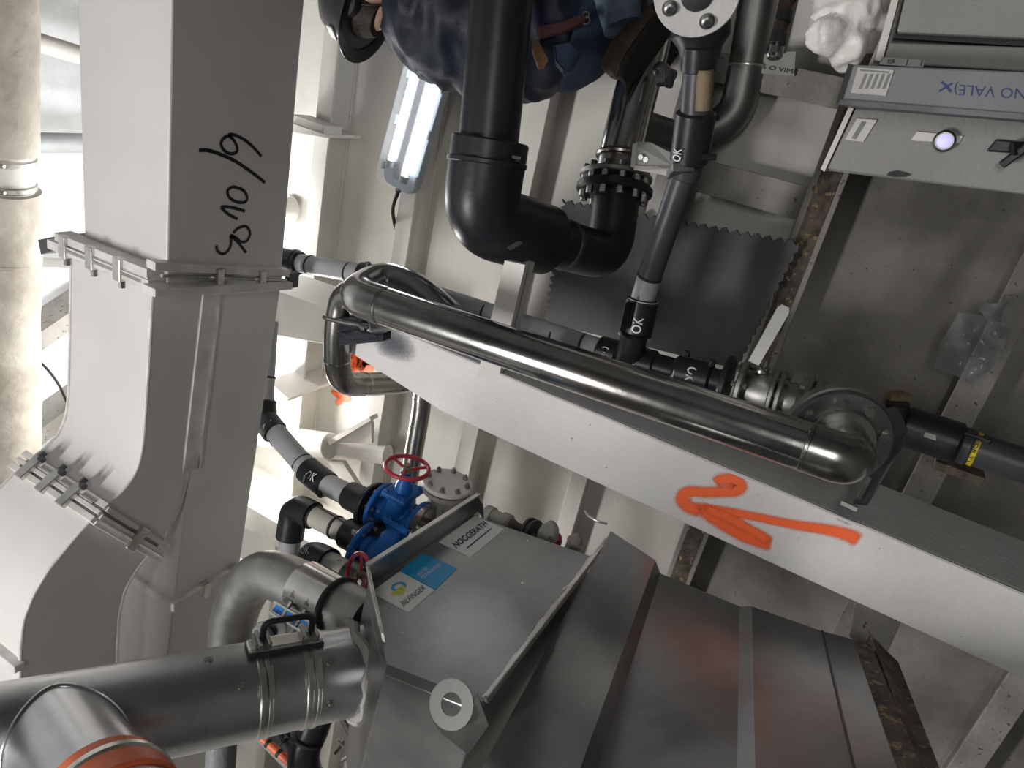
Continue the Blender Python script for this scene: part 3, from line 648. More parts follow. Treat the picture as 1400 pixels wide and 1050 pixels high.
# big flange pair behind the stainless elbow
bp = thing('valve_flange', 'large stainless flange disc with bolts behind the elbow', 'flange', c1+Y*.15)
build('disc', MB().lathe(c1 + FD*.135, FD, [(0,.112),(.003,.116),(.03,.116),(.034,.112)], 48), 'galvanized', bp)
build('body', MB().lathe(c1 + FD*.17, FD, [(0,.085),(.05,.06),(.12,.06)], 36), 'galvanized', bp)
pipe(bp, 'side_outlet', fillet([c1 + FD*.2, gp(.26)+Y*.02], .02), .055, 'galvanized')
build('nipple', MB().lathe(W(1212,545,1.95), R_, [(0,.022),(.04,.022),(.04,.016),(.06,.016)]), 'brass_dirty', bp)
# black plastic pipe leaving to the right
bk = thing('black_drain_pipe', 'black plastic pipe with coupling and yellow band by the column', 'pipe', W(1300,610,2.0))
K0, K1 = W(1225,578,1.98), W(1560,690,1.72)
kd = (K1-K0); 
def kp(px): return K0 + kd*((px-1225)/335)
pipe(bk, 'pipe_body', [kp(1225), kp(1390), kp(1560)], .044, 'dark_pe')
sleeve(bk, 'coupling', kp(1237), kp(1322), .055, 'black_pe', .1)
sleeve(bk, 'clamp_block', W(1228,550,1.92), W(1222,580,1.94), .03, 'black_pe')
build('terminal_block', MB().box(W(1300,588,1.9), kd.normalized()*.09, X.cross(kd).normalized()*.02, X*.012), 'black_pe', bk, smooth=False, bevel=.003)
lb_ = build('rating_label', MB().prism([W(1265,591,1.885), W(1292,599,1.885), W(1290,606,1.885), W(1263,597,1.885)], Y*.01), 'paper', bk, smooth=False)
ring(bk, kp(1330), kd, .049, 'dark_pe', .03, 'pipe_rim'); yb = ring(bk, kp(1343), kd, .0455, 'yellow_tape', .016, 'yellow_band'); yb['label'] = 'yellow printed band'
text_pipe('band_print', 'I SDR 11', kp(1343), kd.cross(CAM-kp(1343)), .0458, .07, .009, 'ink_black', bk)
build('saddle', MB().box(W(1310,642,1.97), kd.normalized()*.06, Y*.03, X*.012), 'rusty', bk, smooth=False, bevel=.003)
# ================================================================ BIG BLACK PIPE AND THE FLANGED STAINLESS LINE
bb = thing('black_main_pipe', 'large black plastic pipe with two elbows ending at a bolted flange', 'pipe', W(665,250,2.05))
T0, T1, T2 = W(735,-640,1.72), W(668,195,2.02), W(656,296,2.07)
pipe(bb, 'pipe_body', [T0, W(686,0,1.93), T1], .083, 'black_pe', 36)
sleeve(bb, 'coupling', W(671,190,2.02), W(664,236,2.045), .108, 'black_pe', .05, 40)
pipe(bb, 'elbow', fillet([W(667,215,2.03), W(655,300,2.08), W(745,328,2.26)], .14, 14), .107, 'black_pe', 40)
ring(bb, W(666,222,2.03), T2-T1, .112, 'black_pe', .015, 'elbow_rim')
build('electrode_stub', MB().tube([W(700,215,1.96), W(712,217,1.96)], .012, 10), 'black_pe', bb)
build('rating_label', MB().prism([W(693,338,2.02), W(707,330,2.05), W(711,334,2.05), W(697,342,2.02)], Y*.02), 'trunking', bb, smooth=False)
pipe(bb, 'reducer', [W(715,318,2.18), W(755,332,2.28)], [.090,.084], 'black_pe', 36)
E0, E1, E2, E3 = W(748,330,2.26), W(772,338,2.32), W(835,352,2.45), W(842,270,2.45)
sleeve(bb, 'coupling', W(752,330,2.28), W(790,340,2.36), .078, 'black_pe', .08, 36)
ring(bb, W(772,335,2.32), E1-E0, .081, 'dark_pe', .018, 'clamp_band')
for p, q in (((750,312),(756,296)),((742,350),(738,366))): build('clamp_bolt', MB().tube([W(*p,2.25), W(*q,2.25)], .007, 8).hexbolt(W(*q,2.25), X, .014, .012), 'bolt_steel', bb)
build('clamp_lug', MB().box(W(746,303,2.25), R_*.022, D_*.005, F_*.02).box(W(762,305,2.25), R_*.006, D_*.022, F_*.01), 'black_pe', bb, smooth=False)
pipe(bb, 'elbow', fillet([W(780,338,2.34), W(832,352,2.46), W(844,262,2.46)], .13, 14), .078, 'black_pe', 36)
pipe(bb, 'spigot', [W(836,300,2.46), W(844,252,2.46)], .068, 'black_pe', 32)
fdir = (W(850,215,2.46) - W(842,270,2.46)).normalized()
flange(bb, W(839,266,2.46), fdir, .128, .03, 'black_pe', 12, .012, .022, 'bolt_steel', .82)
sl = thing('stainless_riser', 'stainless pipe rising from the black flange up behind the boot', 'pipe', W(850,210,2.46))
flange(sl, W(841.5,246,2.46), fdir, .122, .018, 'galvanized', 12, .012, .018, 'dark_steel', .84)
pipe(sl, 'neck', [W(843,240,2.46), W(848,212,2.46)], .072, 'stainless_dark', 32)
build('collar_ring', MB().torus(W(848,214,2.46), fdir, .072, .012), 'stainless_dark', sl)
pipe(sl, 'pipe_body', [W(847,216,2.46), W(884,70,2.46), W(940,-200,2.46)], .073, 'stainless', 36)
pipe(sl, 'branch', [W(866,168,2.47), W(950,196,2.62)], .052, 'dull_steel', 28)
dk = thing('dark_bend_pipe', 'dark steel pipe curving down behind the white blind flange', 'pipe', W(1000,120,2.62))
pipe(dk, 'pipe_body', fillet([W(1066,-200,2.36), W(1030,40,2.56), W(1006,168,2.66), W(925,188,2.7)], [.1,.22], 12), .064, 'dull_steel', 32)
ring(dk, W(1021,90,2.59), W(1006,168,2.66)-W(1030,40,2.56), .066, 'lip_steel', .008, 'weld_bead')
# angle bracket next to the flange
ab = thing('angle_bracket', 'galvanized angle bracket holding the dark branch pipe', 'bracket', W(885,215,2.2))
build('plate', MB().prism([W(865,197,2.32), W(872,193,2.32), W(890,195,2.30), W(922,212,2.24), W(922,228,2.24), W(868,226,2.32)], Y*.006), 'grey_paint', ab, smooth=False)
build('leg_side', MB().prism([W(865,197,2.30), W(871,195,2.31), W(868,230,2.31), W(862,228,2.30)], Y*.04), 'duct_rail', ab, smooth=False)
build('lip', MB().prism([W(868,226,2.31), W(926,232,2.2), W(927,243,2.19), W(866,232,2.30)], Y*.01), 'duct_rail', ab, smooth=False)
for p in ((877,215),(884,218)): build('bolt', MB().hexbolt(W(*p,2.30), -Y, .009, .01), 'bolt_steel', ab, smooth=False)
build('clamp', MB().box(W(930,234,2.0), R_*.03, D_*.012, F_*.04), 'bolt_steel', ab, smooth=False, bevel=.003)
# small valve behind the boot
sm = thing('small_valve', 'small dirty brass valve behind the boot', 'valve', W(912,95,2.32))
build('body', MB().lathe(W(898,92,2.34), W(922,108,2.30)-W(898,92,2.34), [(0,.018),(.01,.024),(.03,.026),(.05,.020),(.07,.024)], 16), 'galvanized', sm)
build('cap_nut', MB().hexbolt(W(905,98,2.31), D_, .02, .04), 'bolt_steel', sm, smooth=False)
build('stem', MB().tube([W(918,100,2.30), W(914,118,2.30)], .014, 12), 'dark_steel', sm)
# rod end at the top
rd = thing('wrapped_rod', 'tape wrapped tube end hanging beside the white bag', 'tube', W(1060,80,2.0))
pipe(rd, 'tube_body', [W(1082,-30,1.98), W(1060,68,2.0)], .019, 'leather', 20)
for i, (p, m_) in enumerate((((1079,-5),'dark_pe'),((1071,25),'dark_pe'),((1064,55),'dark_pe'))): sleeve(rd, 'tape_wrap', W(p[0]+2,p[1]-9,1.985), W(p[0]-1,p[1]+6,1.985), .0215, m_)
build('steel_tip', MB().lathe(W(1061,64,2.0), W(1058,80,2.0)-W(1061,64,2.0), [(0,.022),(.025,.022),(.032,.017),(.034,.008)], 20), 'stainless', rd)
build('channel', MB().prism([W(1084,-20,2.02), W(1092,-20,2.02), W(1070,70,2.03), W(1064,70,2.03)], Y*.05), 'cream_dirty', rd, smooth=False)
tg = build('tag_plate', MB().prism(polyY([(1043,74),(1088,70),(1086,104),(1034,100)], 2.853), (0,.01,0)), 'grey_paint', smooth=False); tag(tg, 'small painted tag plate with scribbled letters below the wrapped tube', 'plate')
text_quad('scribble', 'S O VIMI', Py(1042,94,2.85), Py(1086,101,2.85), Py(1043,88,2.85), 'ink_black', tg)
# white plastic bag
def crumple(name, centers, mat, label, cat, amt=.05, sc=9):
    th = thing(name, label, cat, centers[0][0])
    mb = MB(); me = bmesh.new(); bmesh.ops.create_icosphere(me, subdivisions=5, radius=1.0)
    for v in me.verts:
        dirn = v.co.normalized(); best = None
        # ray-march a union of blobs so that the bag is one skin
        t = .0
        for c, r in centers:
            oc = centers[0][0] - c; b_ = oc.dot(dirn); disc = b_*b_ - (oc.dot(oc) - r*r)
            if disc > 0: t = max(t, -b_ + math.sqrt(disc))
        p = centers[0][0] + dirn*t
        n1 = abs(mnoise.noise(p*sc)); n2 = abs(mnoise.noise(p*sc*2.3 + V((3,1,7))))
        v.co = p + dirn*(amt*(.5-n1*1.6) + amt*.5*(.4-n2*1.4))
    vs = [v.co.copy() for v in me.verts]; me.verts.index_update(); fs = [tuple(v.index for v in f.verts) for f in me.faces]; me.free()
    o = build('bag_skin', mb.add(vs, fs), mat, th, angle=70); return th
bg = crumple('plastic_bag', [(W(1160,20,1.64), .066), (W(1185,-25,1.64), .088), (W(1135,45,1.62), .040), (W(1163,60,1.64), .044), (W(1190,40,1.66), .053), (W(1150,-30,1.64), .07)], 'white_bag', 'crumpled white plastic bag stuffed beside the electrical cabinet', 'bag', .03, 11)
build('flap', MB().prism([W(1143,72,1.65), W(1158,66,1.65), W(1166,90,1.65)], Y*.004), 'leather', bg, smooth=False)
# grey film stuck on the wall
gf = thing('film_scrap', 'torn grey plastic film taped over the lower stringer', 'film', Py(1335,470,2.74))
def sheetgrid(pix, y, n=14):
    P = [Py(a,b,y) for a,b in pix]; vs=[]; fs=[]
    for i in range(n+1):
        for j in range(n+1):
            u,v=i/n,j/n; p=(P[0]*(1-u)+P[1]*u)*(1-v)+(P[3]*(1-u)+P[2]*u)*v
            p = p + V((mnoise.noise(p*14)*.02, -.035*abs(mnoise.noise(p*11)) - .03*mnoise.noise(p*23), mnoise.noise(p*12+V((4,4,4)))*.03)); vs.append(p)
    for i in range(n):
        for j in range(n): fs.append((i*(n+1)+j,(i+1)*(n+1)+j,(i+1)*(n+1)+j+1,i*(n+1)+j+1))
    return MB().add(vs, fs)
build('film_sheet', sheetgrid([(1312,430),(1384,438),(1345,535),(1285,500)], 2.72), 'thin_film', gf, recalc=False, angle=60)
build('film_sheet', sheetgrid([(1345,412),(1376,412),(1362,440),(1340,436)], 2.71, 6), 'trunking', gf, recalc=False, angle=60)
# ================================================================ ELECTRICAL CABINET
YK = 1.60
cb = thing('electrical_cabinet', 'grey electrical cabinet with a lit pilot lamp', 'cabinet', Py(1300,200,YK))
body = polyY([(1262,-90),(1127,233),(1400,266),(1640,296),(1640,-90)], YK+.03)
build('body', MB().prism(body, (0,.32,0)), 'cabinet_grey', cb, smooth=False, bevel=.004)
build('lower_door', MB().prism(polyY([(1170,148),(1131,231),(1400,265),(1640,295),(1640,176)], YK), (0,.028,0)), 'cabinet_grey', cb, smooth=False, bevel=.003)
build('side_trim', MB().prism(polyY([(1161,145),(1168,146),(1127,235),(1122,231)], YK-.004), (0,.03,0)), 'cream', cb, smooth=False)
build('side_trim', MB().prism(polyY([(1243,-90),(1252,-90),(1206,84),(1196,82)], YK-.004), (0,.03,0)), 'cream', cb, smooth=False)
build('upper_door', MB().prism(polyY([(1257,-90),(1226,44),(1400,52),(1640,62),(1640,-90)], YK-.02), (0,.048,0)), 'cabinet_grey', cb, smooth=False, bevel=.004)
build('door_gap', MB().prism(polyY([(1224,46),(1222,52),(1400,63),(1640,74),(1640,62),(1400,54)], YK+.004), (0,.02,0)), 'rubber', cb, smooth=False)
md = build('middle_panel', MB().prism(polyY([(1216,58),(1206,86),(1400,98),(1640,110),(1640,76),(1400,64)], YK), (0,.03,0)), 'cabinet_grey', cb, smooth=False, bevel=.003)
st = build('marker_strip', MB().prism(polyY([(1206,78),(1264,82),(1262,92),(1202,88)], YK-.004), (0,.003,0)), 'paper', cb, smooth=False)
text_quad('strip_print', '8  |  |', Py(1212,88,YK-.006), Py(1260,90,YK-.006), Py(1214,80,YK-.006), 'ink_black', st)
pl = build('name_plate', MB().prism(polyY([(1172,162),(1199,164),(1180,194),(1155,191)], YK-.004), (0,.004,0)), 'duct_rail', cb, smooth=False)
build('plate_print', MB().prism(polyY([(1178,166),(1184,167),(1170,190),(1164,189)], YK-.0055), (0,.001,0)), 'trunking', pl, smooth=False)
pl2 = build('name_plate', MB().prism(polyY([(1254,180),(1316,186),(1311,196),(1245,192)], YK-.004), (0,.004,0)), 'duct_rail', cb, smooth=False)
lc = Py(1291,193,YK); 
pg = build('pilot_lamp', MB().lathe(lc, -Y, [(0,.019),(.012,.019),(.016,.015)], 28), 'bolt_steel', cb)
build('lens', MB().lathe(lc-Y*.012, -Y, [(0,.0125),(.008,.0125),(.012,.008),(.013,.003)], 24), 'led_glow', pg)
hb = build('door_handle', MB().prism(polyY([(1362,190),(1420,196),(1420,212),(1348,207)], YK-.006), (0,.01,0)), 'black_pe', cb, smooth=False, bevel=.003)
build('handle_lever', MB().box(Py(1388,212,YK-.03), (Py(1410,196,YK)-Py(1375,222,YK))*.55, (Py(1384,210,YK)-Py(1380,206,YK)), Y*.008).box(Py(1392,203,YK-.015), R_*.012, D_*.012, Y*.02), 'black_pe', hb, smooth=False, bevel=.003)
build('cable_hole', MB().prism(polyY([(1216,235),(1226,233),(1240,236),(1246,239),(1238,242),(1222,242),(1212,239)], YK-.002), (0,.004,0)), 'rubber', cb, smooth=False)
tk = thing('cable_trunking', 'grey cable trunking across the cabinet with blue handwriting', 'trunking', Py(1280,130,1.5))
TB = polyY([(1163,88),(1400,98),(1640,108),(1640,182),(1400,160),(1148,140)], 1.50)
build('channel', MB().prism(TB, (0,.09,0)), 'trunking', tk, smooth=False, bevel=.003)
build('bottom_lip', MB().prism(polyY([(1149,136),(1400,156),(1640,178),(1640,186),(1400,164),(1146,143)], 1.494), (0,.1,0)), 'dark_steel', tk, smooth=False)
build('end_cap', MB().prism(polyY([(1160,87),(1166,88),(1150,141),(1143,141)], 1.497), (0,.095,0)), 'rubber', tk, smooth=False)
ls = build('paper_label', MB().prism(polyY([(1173,92),(1222,96),(1211,131),(1163,127)], 1.498), (0,.002,0)), 'paper', tk, smooth=False)
for i in range(5):
    x = 1178 + i*8; build('label_print', MB().prism(polyY([(x+4,101),(x+8,101),(x,121),(x-4,121)], 1.497), (0,.001,0)), 'trunking', ls, smooth=False)
build('label_print', MB().prism(polyY([(1176,95),(1216,98),(1215,100),(1176,97)], 1.497), (0,.001,0)), 'trunking', ls, smooth=False)
text_quad('handwriting', 'NO VALE)', Py(1404,117,1.499), Py(1306,111,1.499), Py(1401,136,1.499), 'ink_blue', tk, bold=-.005)
ribbon('handwriting', [Py(a,b,1.5) for a,b in [(1284,125),(1290,121),(1302,114)]], -Y, .0016, 'ink_blue', tk); ribbon('handwriting', [Py(a,b,1.5) for a,b in [(1287,112),(1294,118),(1300,126)]], -Y, .0016, 'ink_blue', tk)
# ================================================================ TUBE LAMP ON THE HULL
lm = thing('tube_lamp', 'lit twin tube lamp with a clear cover on the hull wall', 'lamp', Py(560,170,2.9))
YL = 2.74
La, Lb = Py(602,20,YL), Py(537,258,YL)
ld = (Lb-La).normalized(); lz = Y.cross(ld).normalized()
if lz.z < 0: lz = -lz
hw = .094
def ro(a, b, hw, r, y0):
    pts = []; c0 = [(b,1,1),(b,1,-1),(a,-1,-1),(a,-1,1)]
    for c, s1, s2 in c0:
        cc = c - ld*s1*r + lz*s2*(hw-r)
        st = {(1,1):90, (1,-1):0, (-1,-1):-90, (-1,1):-180}[(s1,s2)]
        for k in range(6):
            an = math.radians(st - k*18); pts.append(cc + ld*math.cos(an)*r + lz*math.sin(an)*r)
    return [V((p.x, y0, p.z)) for p in pts]
def at_y(p, y): return V((p.x, y, p.z))
build('housing', MB().prism(ro(La, Lb, hw, .045, YL+.03), (0,.045,0)), 'lamp_housing', lm, bevel=.004)
build('clear_cover', MB().prism(ro(La+ld*.012, Lb-ld*.012, hw-.010, .036, YL-.045), (0,.074,0)), 'clear_cover', lm, bevel=.012)
for s_ in (-1, 1):
    t = build('lamp_tube', MB().tube([at_y(La,YL-.005)+lz*s_*.045+ld*.05, at_y(Lb,YL-.005)+lz*s_*.045-ld*(.075 if s_ < 0 else .11)], .014, 14), 'tube_glow', lm)
    build('tube_cap', MB().tube([at_y(Lb,YL-.005)+lz*s_*.045-ld*(.08 if s_ < 0 else .115), at_y(Lb,YL-.005)+lz*s_*.045-ld*(.05 if s_ < 0 else .085)], .020, 12), 'trunking', t)
build('gear_tray', MB().box(at_y((La+Lb)/2, YL+.012), (Lb-La)*.44, lz*.018, Y*.012), 'trunking', lm, smooth=False)
for t in (.35, .62, .9):
    for s_ in (-1, 1): build('clip', MB().box(at_y(La.lerp(Lb, t), YL+.03)+lz*s_*hw, ld*.02, lz*.006, Y*.02), 'lamp_housing', lm, smooth=False, bevel=.002)
build('cable_gland', MB().lathe(at_y(Lb,YL+.045), ld, [(0,.014),(.015,.014),(.02,.009),(.04,.009)], 12), 'rubber', lm)
build('lamp_cable', MB().tube(fillet([at_y(Lb,YL+.045)+ld*.03, Py(536,285,2.78), Py(540,310,2.83), Py(547,330,2.97)], .06, 6), .0085, 8), 'rubber', lm)
# round white junction knob at the hull, by the duct
kn = thing('junction_knob', 'round white cable knob on the hull next to the duct', 'knob', Py(395,285,2.9))
build('dome', MB().lathe(Py(395,285,2.95), -Y, [(0,.06),(.05,.06),(.09,.045),(.11,.02),(.112,.004)], 24), 'cream', kn)
build('collar_ring', MB().lathe(Py(395,285,2.97), -Y, [(0,.075),(.02,.075)], 24), 'cream', kn)
tbk = struct(build('trim_bracket', MB().prism(polyY([(398,156),(443,172),(443,184),(400,170)], 2.70), (0,.12,0)).prism(polyY([(398,168),(444,184),(444,188),(398,180)], 2.69), (0,.25,0)), 'cream', smooth=False), 'small cream bracket on the topmost stringer')
hg = thing('cable_gland', 'small green cable gland at the end of the cross beam', 'gland', Py(374,446,2.42))
build('gland_nut', MB().hexbolt(Py(374,446,2.43), -Y, .026, .03).hexbolt(Py(374,446,2.40), -Y, .016, .03), 'dark_pe', hg, smooth=False)
pc = thing('painted_pipe', 'cream painted pipe with a sleeve in the lit bay', 'pipe', W(430,610,4.2))
pa0, pa1, pa2, pa3 = Py(335,590,2.72), Py(412,604,2.72), Py(452,610,2.72), Py(530,622,2.84)
pipe(pc, 'pipe_body', [pa0 + (pa0-pa3)*.6, pa3], .055, 'cream'); sleeve(pc, 'sleeve', pa1, pa2, .072, 'cream', .06)
pipe(pc, 'thick_pipe', [pa0 + (pa0-pa3)*.6, pa0.lerp(pa1,.6)], .068, 'cream')
# ================================================================ GREY STEEL TANK
tk1 = thing('sludge_tank', 'grey steel treatment tank with company stickers on its top panel', 'tank', W(700,1000,1.7))
t4, t3, t2 = W(662,960,1.46), W(812,762,1.95), W(645,704,2.2)
tn = (t3-t4).cross(t2-t4).normalized()
if tn.dot(CAM-t4) < 0: tn = -tn
def tp(px, py, h=0.0): return Ppl(px, py, t4 + tn*h, tn)
t1, t5, t6 = tp(503,798), tp(529,908), tp(512,822)
DN = -X + Z*.05
top = [t1, t2, t3, t4, t5]
build('top_panel', MB().prism(top, DN*.03), 'tank_steel', tk1, smooth=False)
build('body', MB().prism([p + DN*.03 for p in top], DN*.45), 'tank_steel', tk1, smooth=False, bevel=.004)
# raised rims round the panel
def rimwall(a, b, h, th, name, mat='tank_steel'):
    a, b = V(a), V(b); s = (b-a).cross(tn).normalized()*th; return build(name, MB().prism([a, b, b+s, a+s], tn*h), mat, tk1, smooth=False, bevel=.002)
rimwall(t1, t2 + (t2-t1)*.07, .055, .006, 'rim_wall')
rw = tn*.055
build('rim_lip', MB().prism([t1+rw, t2+(t2-t1)*.07+rw, t2+(t2-t1)*.07+rw+(t2-t1).cross(tn).normalized()*.016, t1+rw+(t2-t1).cross(tn).normalized()*.016], tn*.006), 'lip_steel', tk1, smooth=False)
build('rim_gusset', MB().prism([t2+(t2-t1)*.07, t2+(t2-t1)*.07+rw*1.15, t2+(t3-t2)*.10+rw*.9, t2+(t3-t2)*.10], (t2-t1).normalized()*.006), 'tank_steel', tk1, smooth=False)
build('rim_lip', MB().prism([t1+rw, t1+(t5-t1)*.72+rw*.35, t1+(t5-t1)*.76, t1+(t5-t1)*.66, t1+(t5-t1)*.05], (t4-t5).normalized()*.012), 'lip_steel', tk1, smooth=False, bevel=.002)
e1 = t3+(t3-t4)*.14
build('rim_bar', MB().prism([t4, e1, e1+(t3-t2).normalized()*.012, t4+(t3-t2).normalized()*.010], tn*.016), 'lip_steel', tk1, smooth=False, bevel=.002)
build('rim_curl', MB().tube(fillet([tp(830,716,.03), tp(815,712,.04), tp(803,705,.05), tp(799,698,.06)], .02), .004, 8), 'lip_steel', tk1)
mbw = MB()
for i in range(26):
    t = i/26; c = t4.lerp(e1, t) + tn*.02; mbw.tube(wobble([c, c+(e1-t4)*.03], .004, 40), [.004+.003*random.random(), .003], 6)
build('weld_bead', MB().tube(wobble([t4.lerp(t3, i/30)-(t3-t2).normalized()*.004+tn*.004 for i in range(31)], .006, 30), .0045, 6), 'lip_steel', tk1)
# lifting eye at the near corner
ec = W(617,963,1.44); eu = R_*.97 + F_*-.1; ev = D_*.92+F_*-.3; en = eu.cross(ev).normalized()
pts = []
for k in range(24): a = 2*math.pi*k/24; pts.append((math.cos(a), math.sin(a)))
mb = MB(); n = len(pts); vs = []; 
for r in (.021, .045):
    for z_ in (0, .008): vs += [ec + (eu*c*r + ev*s*r*1.1) + en*z_ for c, s in pts]
fs = []
for k in range(n):
    k2 = (k+1) % n; i0, i1, o0, o1 = 0, n, 2*n, 3*n
    fs += [(i0+k,o0+k,o0+k2,i0+k2), (i1+k,i1+k2,o1+k2,o1+k), (i0+k,i0+k2,i1+k2,i1+k), (o0+k,o1+k,o1+k2,o0+k2)]
build('lifting_eye', mb.add(vs, fs), 'dull_steel', tk1)
build('eye_base', MB().prism([W(592,986,1.438), W(602,1002,1.438), W(640,1032,1.438), W(668,992,1.438), W(652,948,1.438), W(646,966,1.438), W(638,984,1.438), W(617,995,1.438)], en*.008), 'dull_steel', tk1, smooth=False)
# lower stepped hopper part of the tank
far = [(835,726,2.02),(896,766,1.98),(903,784,2.02),(1011,829,1.96),(1028,829,1.93),(1124,863,1.87),(1166,874,1.85),(1190,881,1.84)]
near = [(640,1085,1.42),(768,1120,1.31),(796,1120,1.36),(1007,1120,1.27),(1034,1120,1.24),(1184,1120,1.17),(1250,1120,1.15),(1290,1120,1.13)]
FA = [W(*p) for p in far]; NE = [W(*p) for p in near]
for i in range(len(FA)-1):
    nm = ['step_panel','step_riser','step_panel','fold_strip','step_panel','edge_panel','edge_strip'][i]
    mt = ['tank_steel','tank_steel','tank_steel','tank_steel','tank_steel','tank_steel','rusty'][i]
    vs = []; fs = []; nn_ = 14
    for lay in (0, 1):
        for k in range(nn_+1):
            for j in (0, 1): vs.append(FA[i+j].lerp(NE[i+j], k/nn_) + DN*.25*lay)
    o2 = 2*(nn_+1)
    for k in range(nn_):
        fs += [(2*k,2*k+1,2*k+3,2*k+2), (o2+2*k,o2+2*k+2,o2+2*k+3,o2+2*k+1), (2*k,2*k+2,o2+2*k+2,o2+2*k), (2*k+1,o2+2*k+1,o2+2*k+3,2*k+3)]
    fs += [(0,o2,o2+1,1), (2*nn_,2*nn_+1,o2+2*nn_+1,o2+2*nn_)]
    build(nm, MB().add(vs, fs), mt, tk1)
build('panel_seam', MB().tube([FA[5]+tn*.001, NE[5]+tn*.001], .003, 6), 'dark_steel', tk1)
build('slot_hole', MB().prism([W(1160,917,1.70), W(1163,916,1.70), W(1172,926,1.69), W(1169,927,1.69)], tn*.002), 'rubber', tk1, smooth=False)
ang = struct(build('trim_angle', MB().prism([W(1192,870,1.9), W(1228,905,1.9), W(1312,1120,1.2), W(1280,1120,1.2)], DN*.06), 'rusty', smooth=False), 'rust stained angle bar along the tank edge')
blk = struct(build('trim_block', MB().prism([W(1168,828,1.98), W(1178,822,1.98), W(1232,852,1.92), W(1214,892,1.9), W(1160,872,1.96)], Y*.12), 'cream_dirty', smooth=False, bevel=.004), 'chipped cream block between the tank edge and the column')
# stickers
def sticker(name, px4, mat, h=.0012):
    P = [tp(a, b, h) for a, b in px4]; return build(name, MB().prism(P, -tn*.001), mat, tk1, smooth=False)
s1 = sticker('white_sticker', [(649,705),(689.5,723),(643,762),(600,741)], 'sticker_white'); s1['label'] = 'white maker sticker with dark capitals'
H = .0022
text_quad('letters', 'NOGGERATH', tp(624.5,749.5,H), tp(667.5,717.5,H), tp(618,743,H), 'ink_navy', s1, bold=.02)
build('fine_print', MB().prism([tp(638,748.5,H), tp(671,722,H), tp(671.8,723,H), tp(639,749.7,H)], -tn*.0005), 'ink_navy', s1, smooth=False)
s2 = sticker('white_sticker', [(546.5,781),(594,806.6),(558.7,837.3),(507,810)], 'sticker_white'); s2['label'] = 'white sticker with a looped ring emblem'
text_quad('letters', 'BILFINGER', tp(551.5,829,H), tp(582.5,805,H), tp(547.5,822.5,H), 'ink_black', s2)
lc0 = tp(545,802,H); lu = (tp(553,796,H)-lc0); lvv = (tp(540,797,H)-lc0); lu.normalize(); lvv = tn.cross(lu)
def ellring(c, ru, rv, w, ang, h, mat, a0=0, a1=2*math.pi):
    vs = []; fs = []; n = 28
    for i in range(n+1):
        a = a0+(a1-a0)*i/n
        for q in (1-w, 1+w*.3):
            x, y = math.cos(a)*ru*q, math.sin(a)*rv*q; x, y = x*math.cos(ang)-y*math.sin(ang), x*math.sin(ang)+y*math.cos(ang)
            vs.append(c + lu*x + lvv*y + tn*h)
    for i in range(n): fs.append((2*i, 2*i+1, 2*i+3, 2*i+2))
    return build('emblem', MB().add(vs, fs), mat, s2, smooth=False, recalc=False)
ellring(lc0, .019, .017, .34, 0, .0004, 'logo_blue')
ellring(tp(548,808,H), .019, .009, .55, .5, .0009, 'logo_green', -2.6, 1.2)
ellring(tp(543,810,H), .013, .008, .75, -.6, .0007, 'logo_green')
s3 = sticker('blue_sticker', [(579,756),(625,777),(595,806),(547,780)], 'sticker_blue'); s3['label'] = 'bright blue sticker with small white print'
text_quad('letters', 'WATER', tp(572.5,788.5,H), tp(585.5,778,H), tp(570,784.5,H), 'ink_white', s3)
text_quad('letters', 'TECHNOLOGIES', tp(577.5,792.5,H), tp(603,772.5,H), tp(575,788.5,H), 'ink_white', s3)
for px, py in ((714,797),(721,739),(549,865)): build('rivet', MB().lathe(tp(px,py,0), tn, [(0,.003),(.002,.002)], 8), 'lip_steel', tk1)
# ================================================================ BIG STAINLESS PIPE WITH BRANCH
bgp = thing('large_steel_pipe', 'large bare steel pipe welded to the tank with a branch and hose clamps', 'pipe', W(300,955,1.72))
BR = .11
Q0, Q1 = W(505,912,1.885), W(-110,1031,1.42); qd = (Q0-Q1).normalized()
def qp(px): return min((Q0.lerp(Q1, i/600) for i in range(601)), key=lambda p: abs((p-CAM).dot(R_)/(p-CAM).dot(F_)*FPX + CX - px))
pipe(bgp, 'pipe_body', [Q1, qp(0), qp(250), Q0], BR, 'pipe_steel', 56)
build('weld_bead', MB().tube(wobble([Q0 - qd*.045 + (qd.orthogonal().normalized()*math.cos(a) + qd.cross(qd.orthogonal().normalized())*math.sin(a))*BR*1.02 for a in [2*math.pi*i/48 for i in range(49)]], .016, 26), .013, 8, cap=False), 'cream_dirty', bgp)
bx0, bx1 = qp(72), W(178,1150,1.2); bd = (bx1-bx0).normalized()
pipe(bgp, 'branch', [bx0, bx0.lerp(bx1,.4), bx1], [.105,.105,.105], 'pipe_steel', 48)
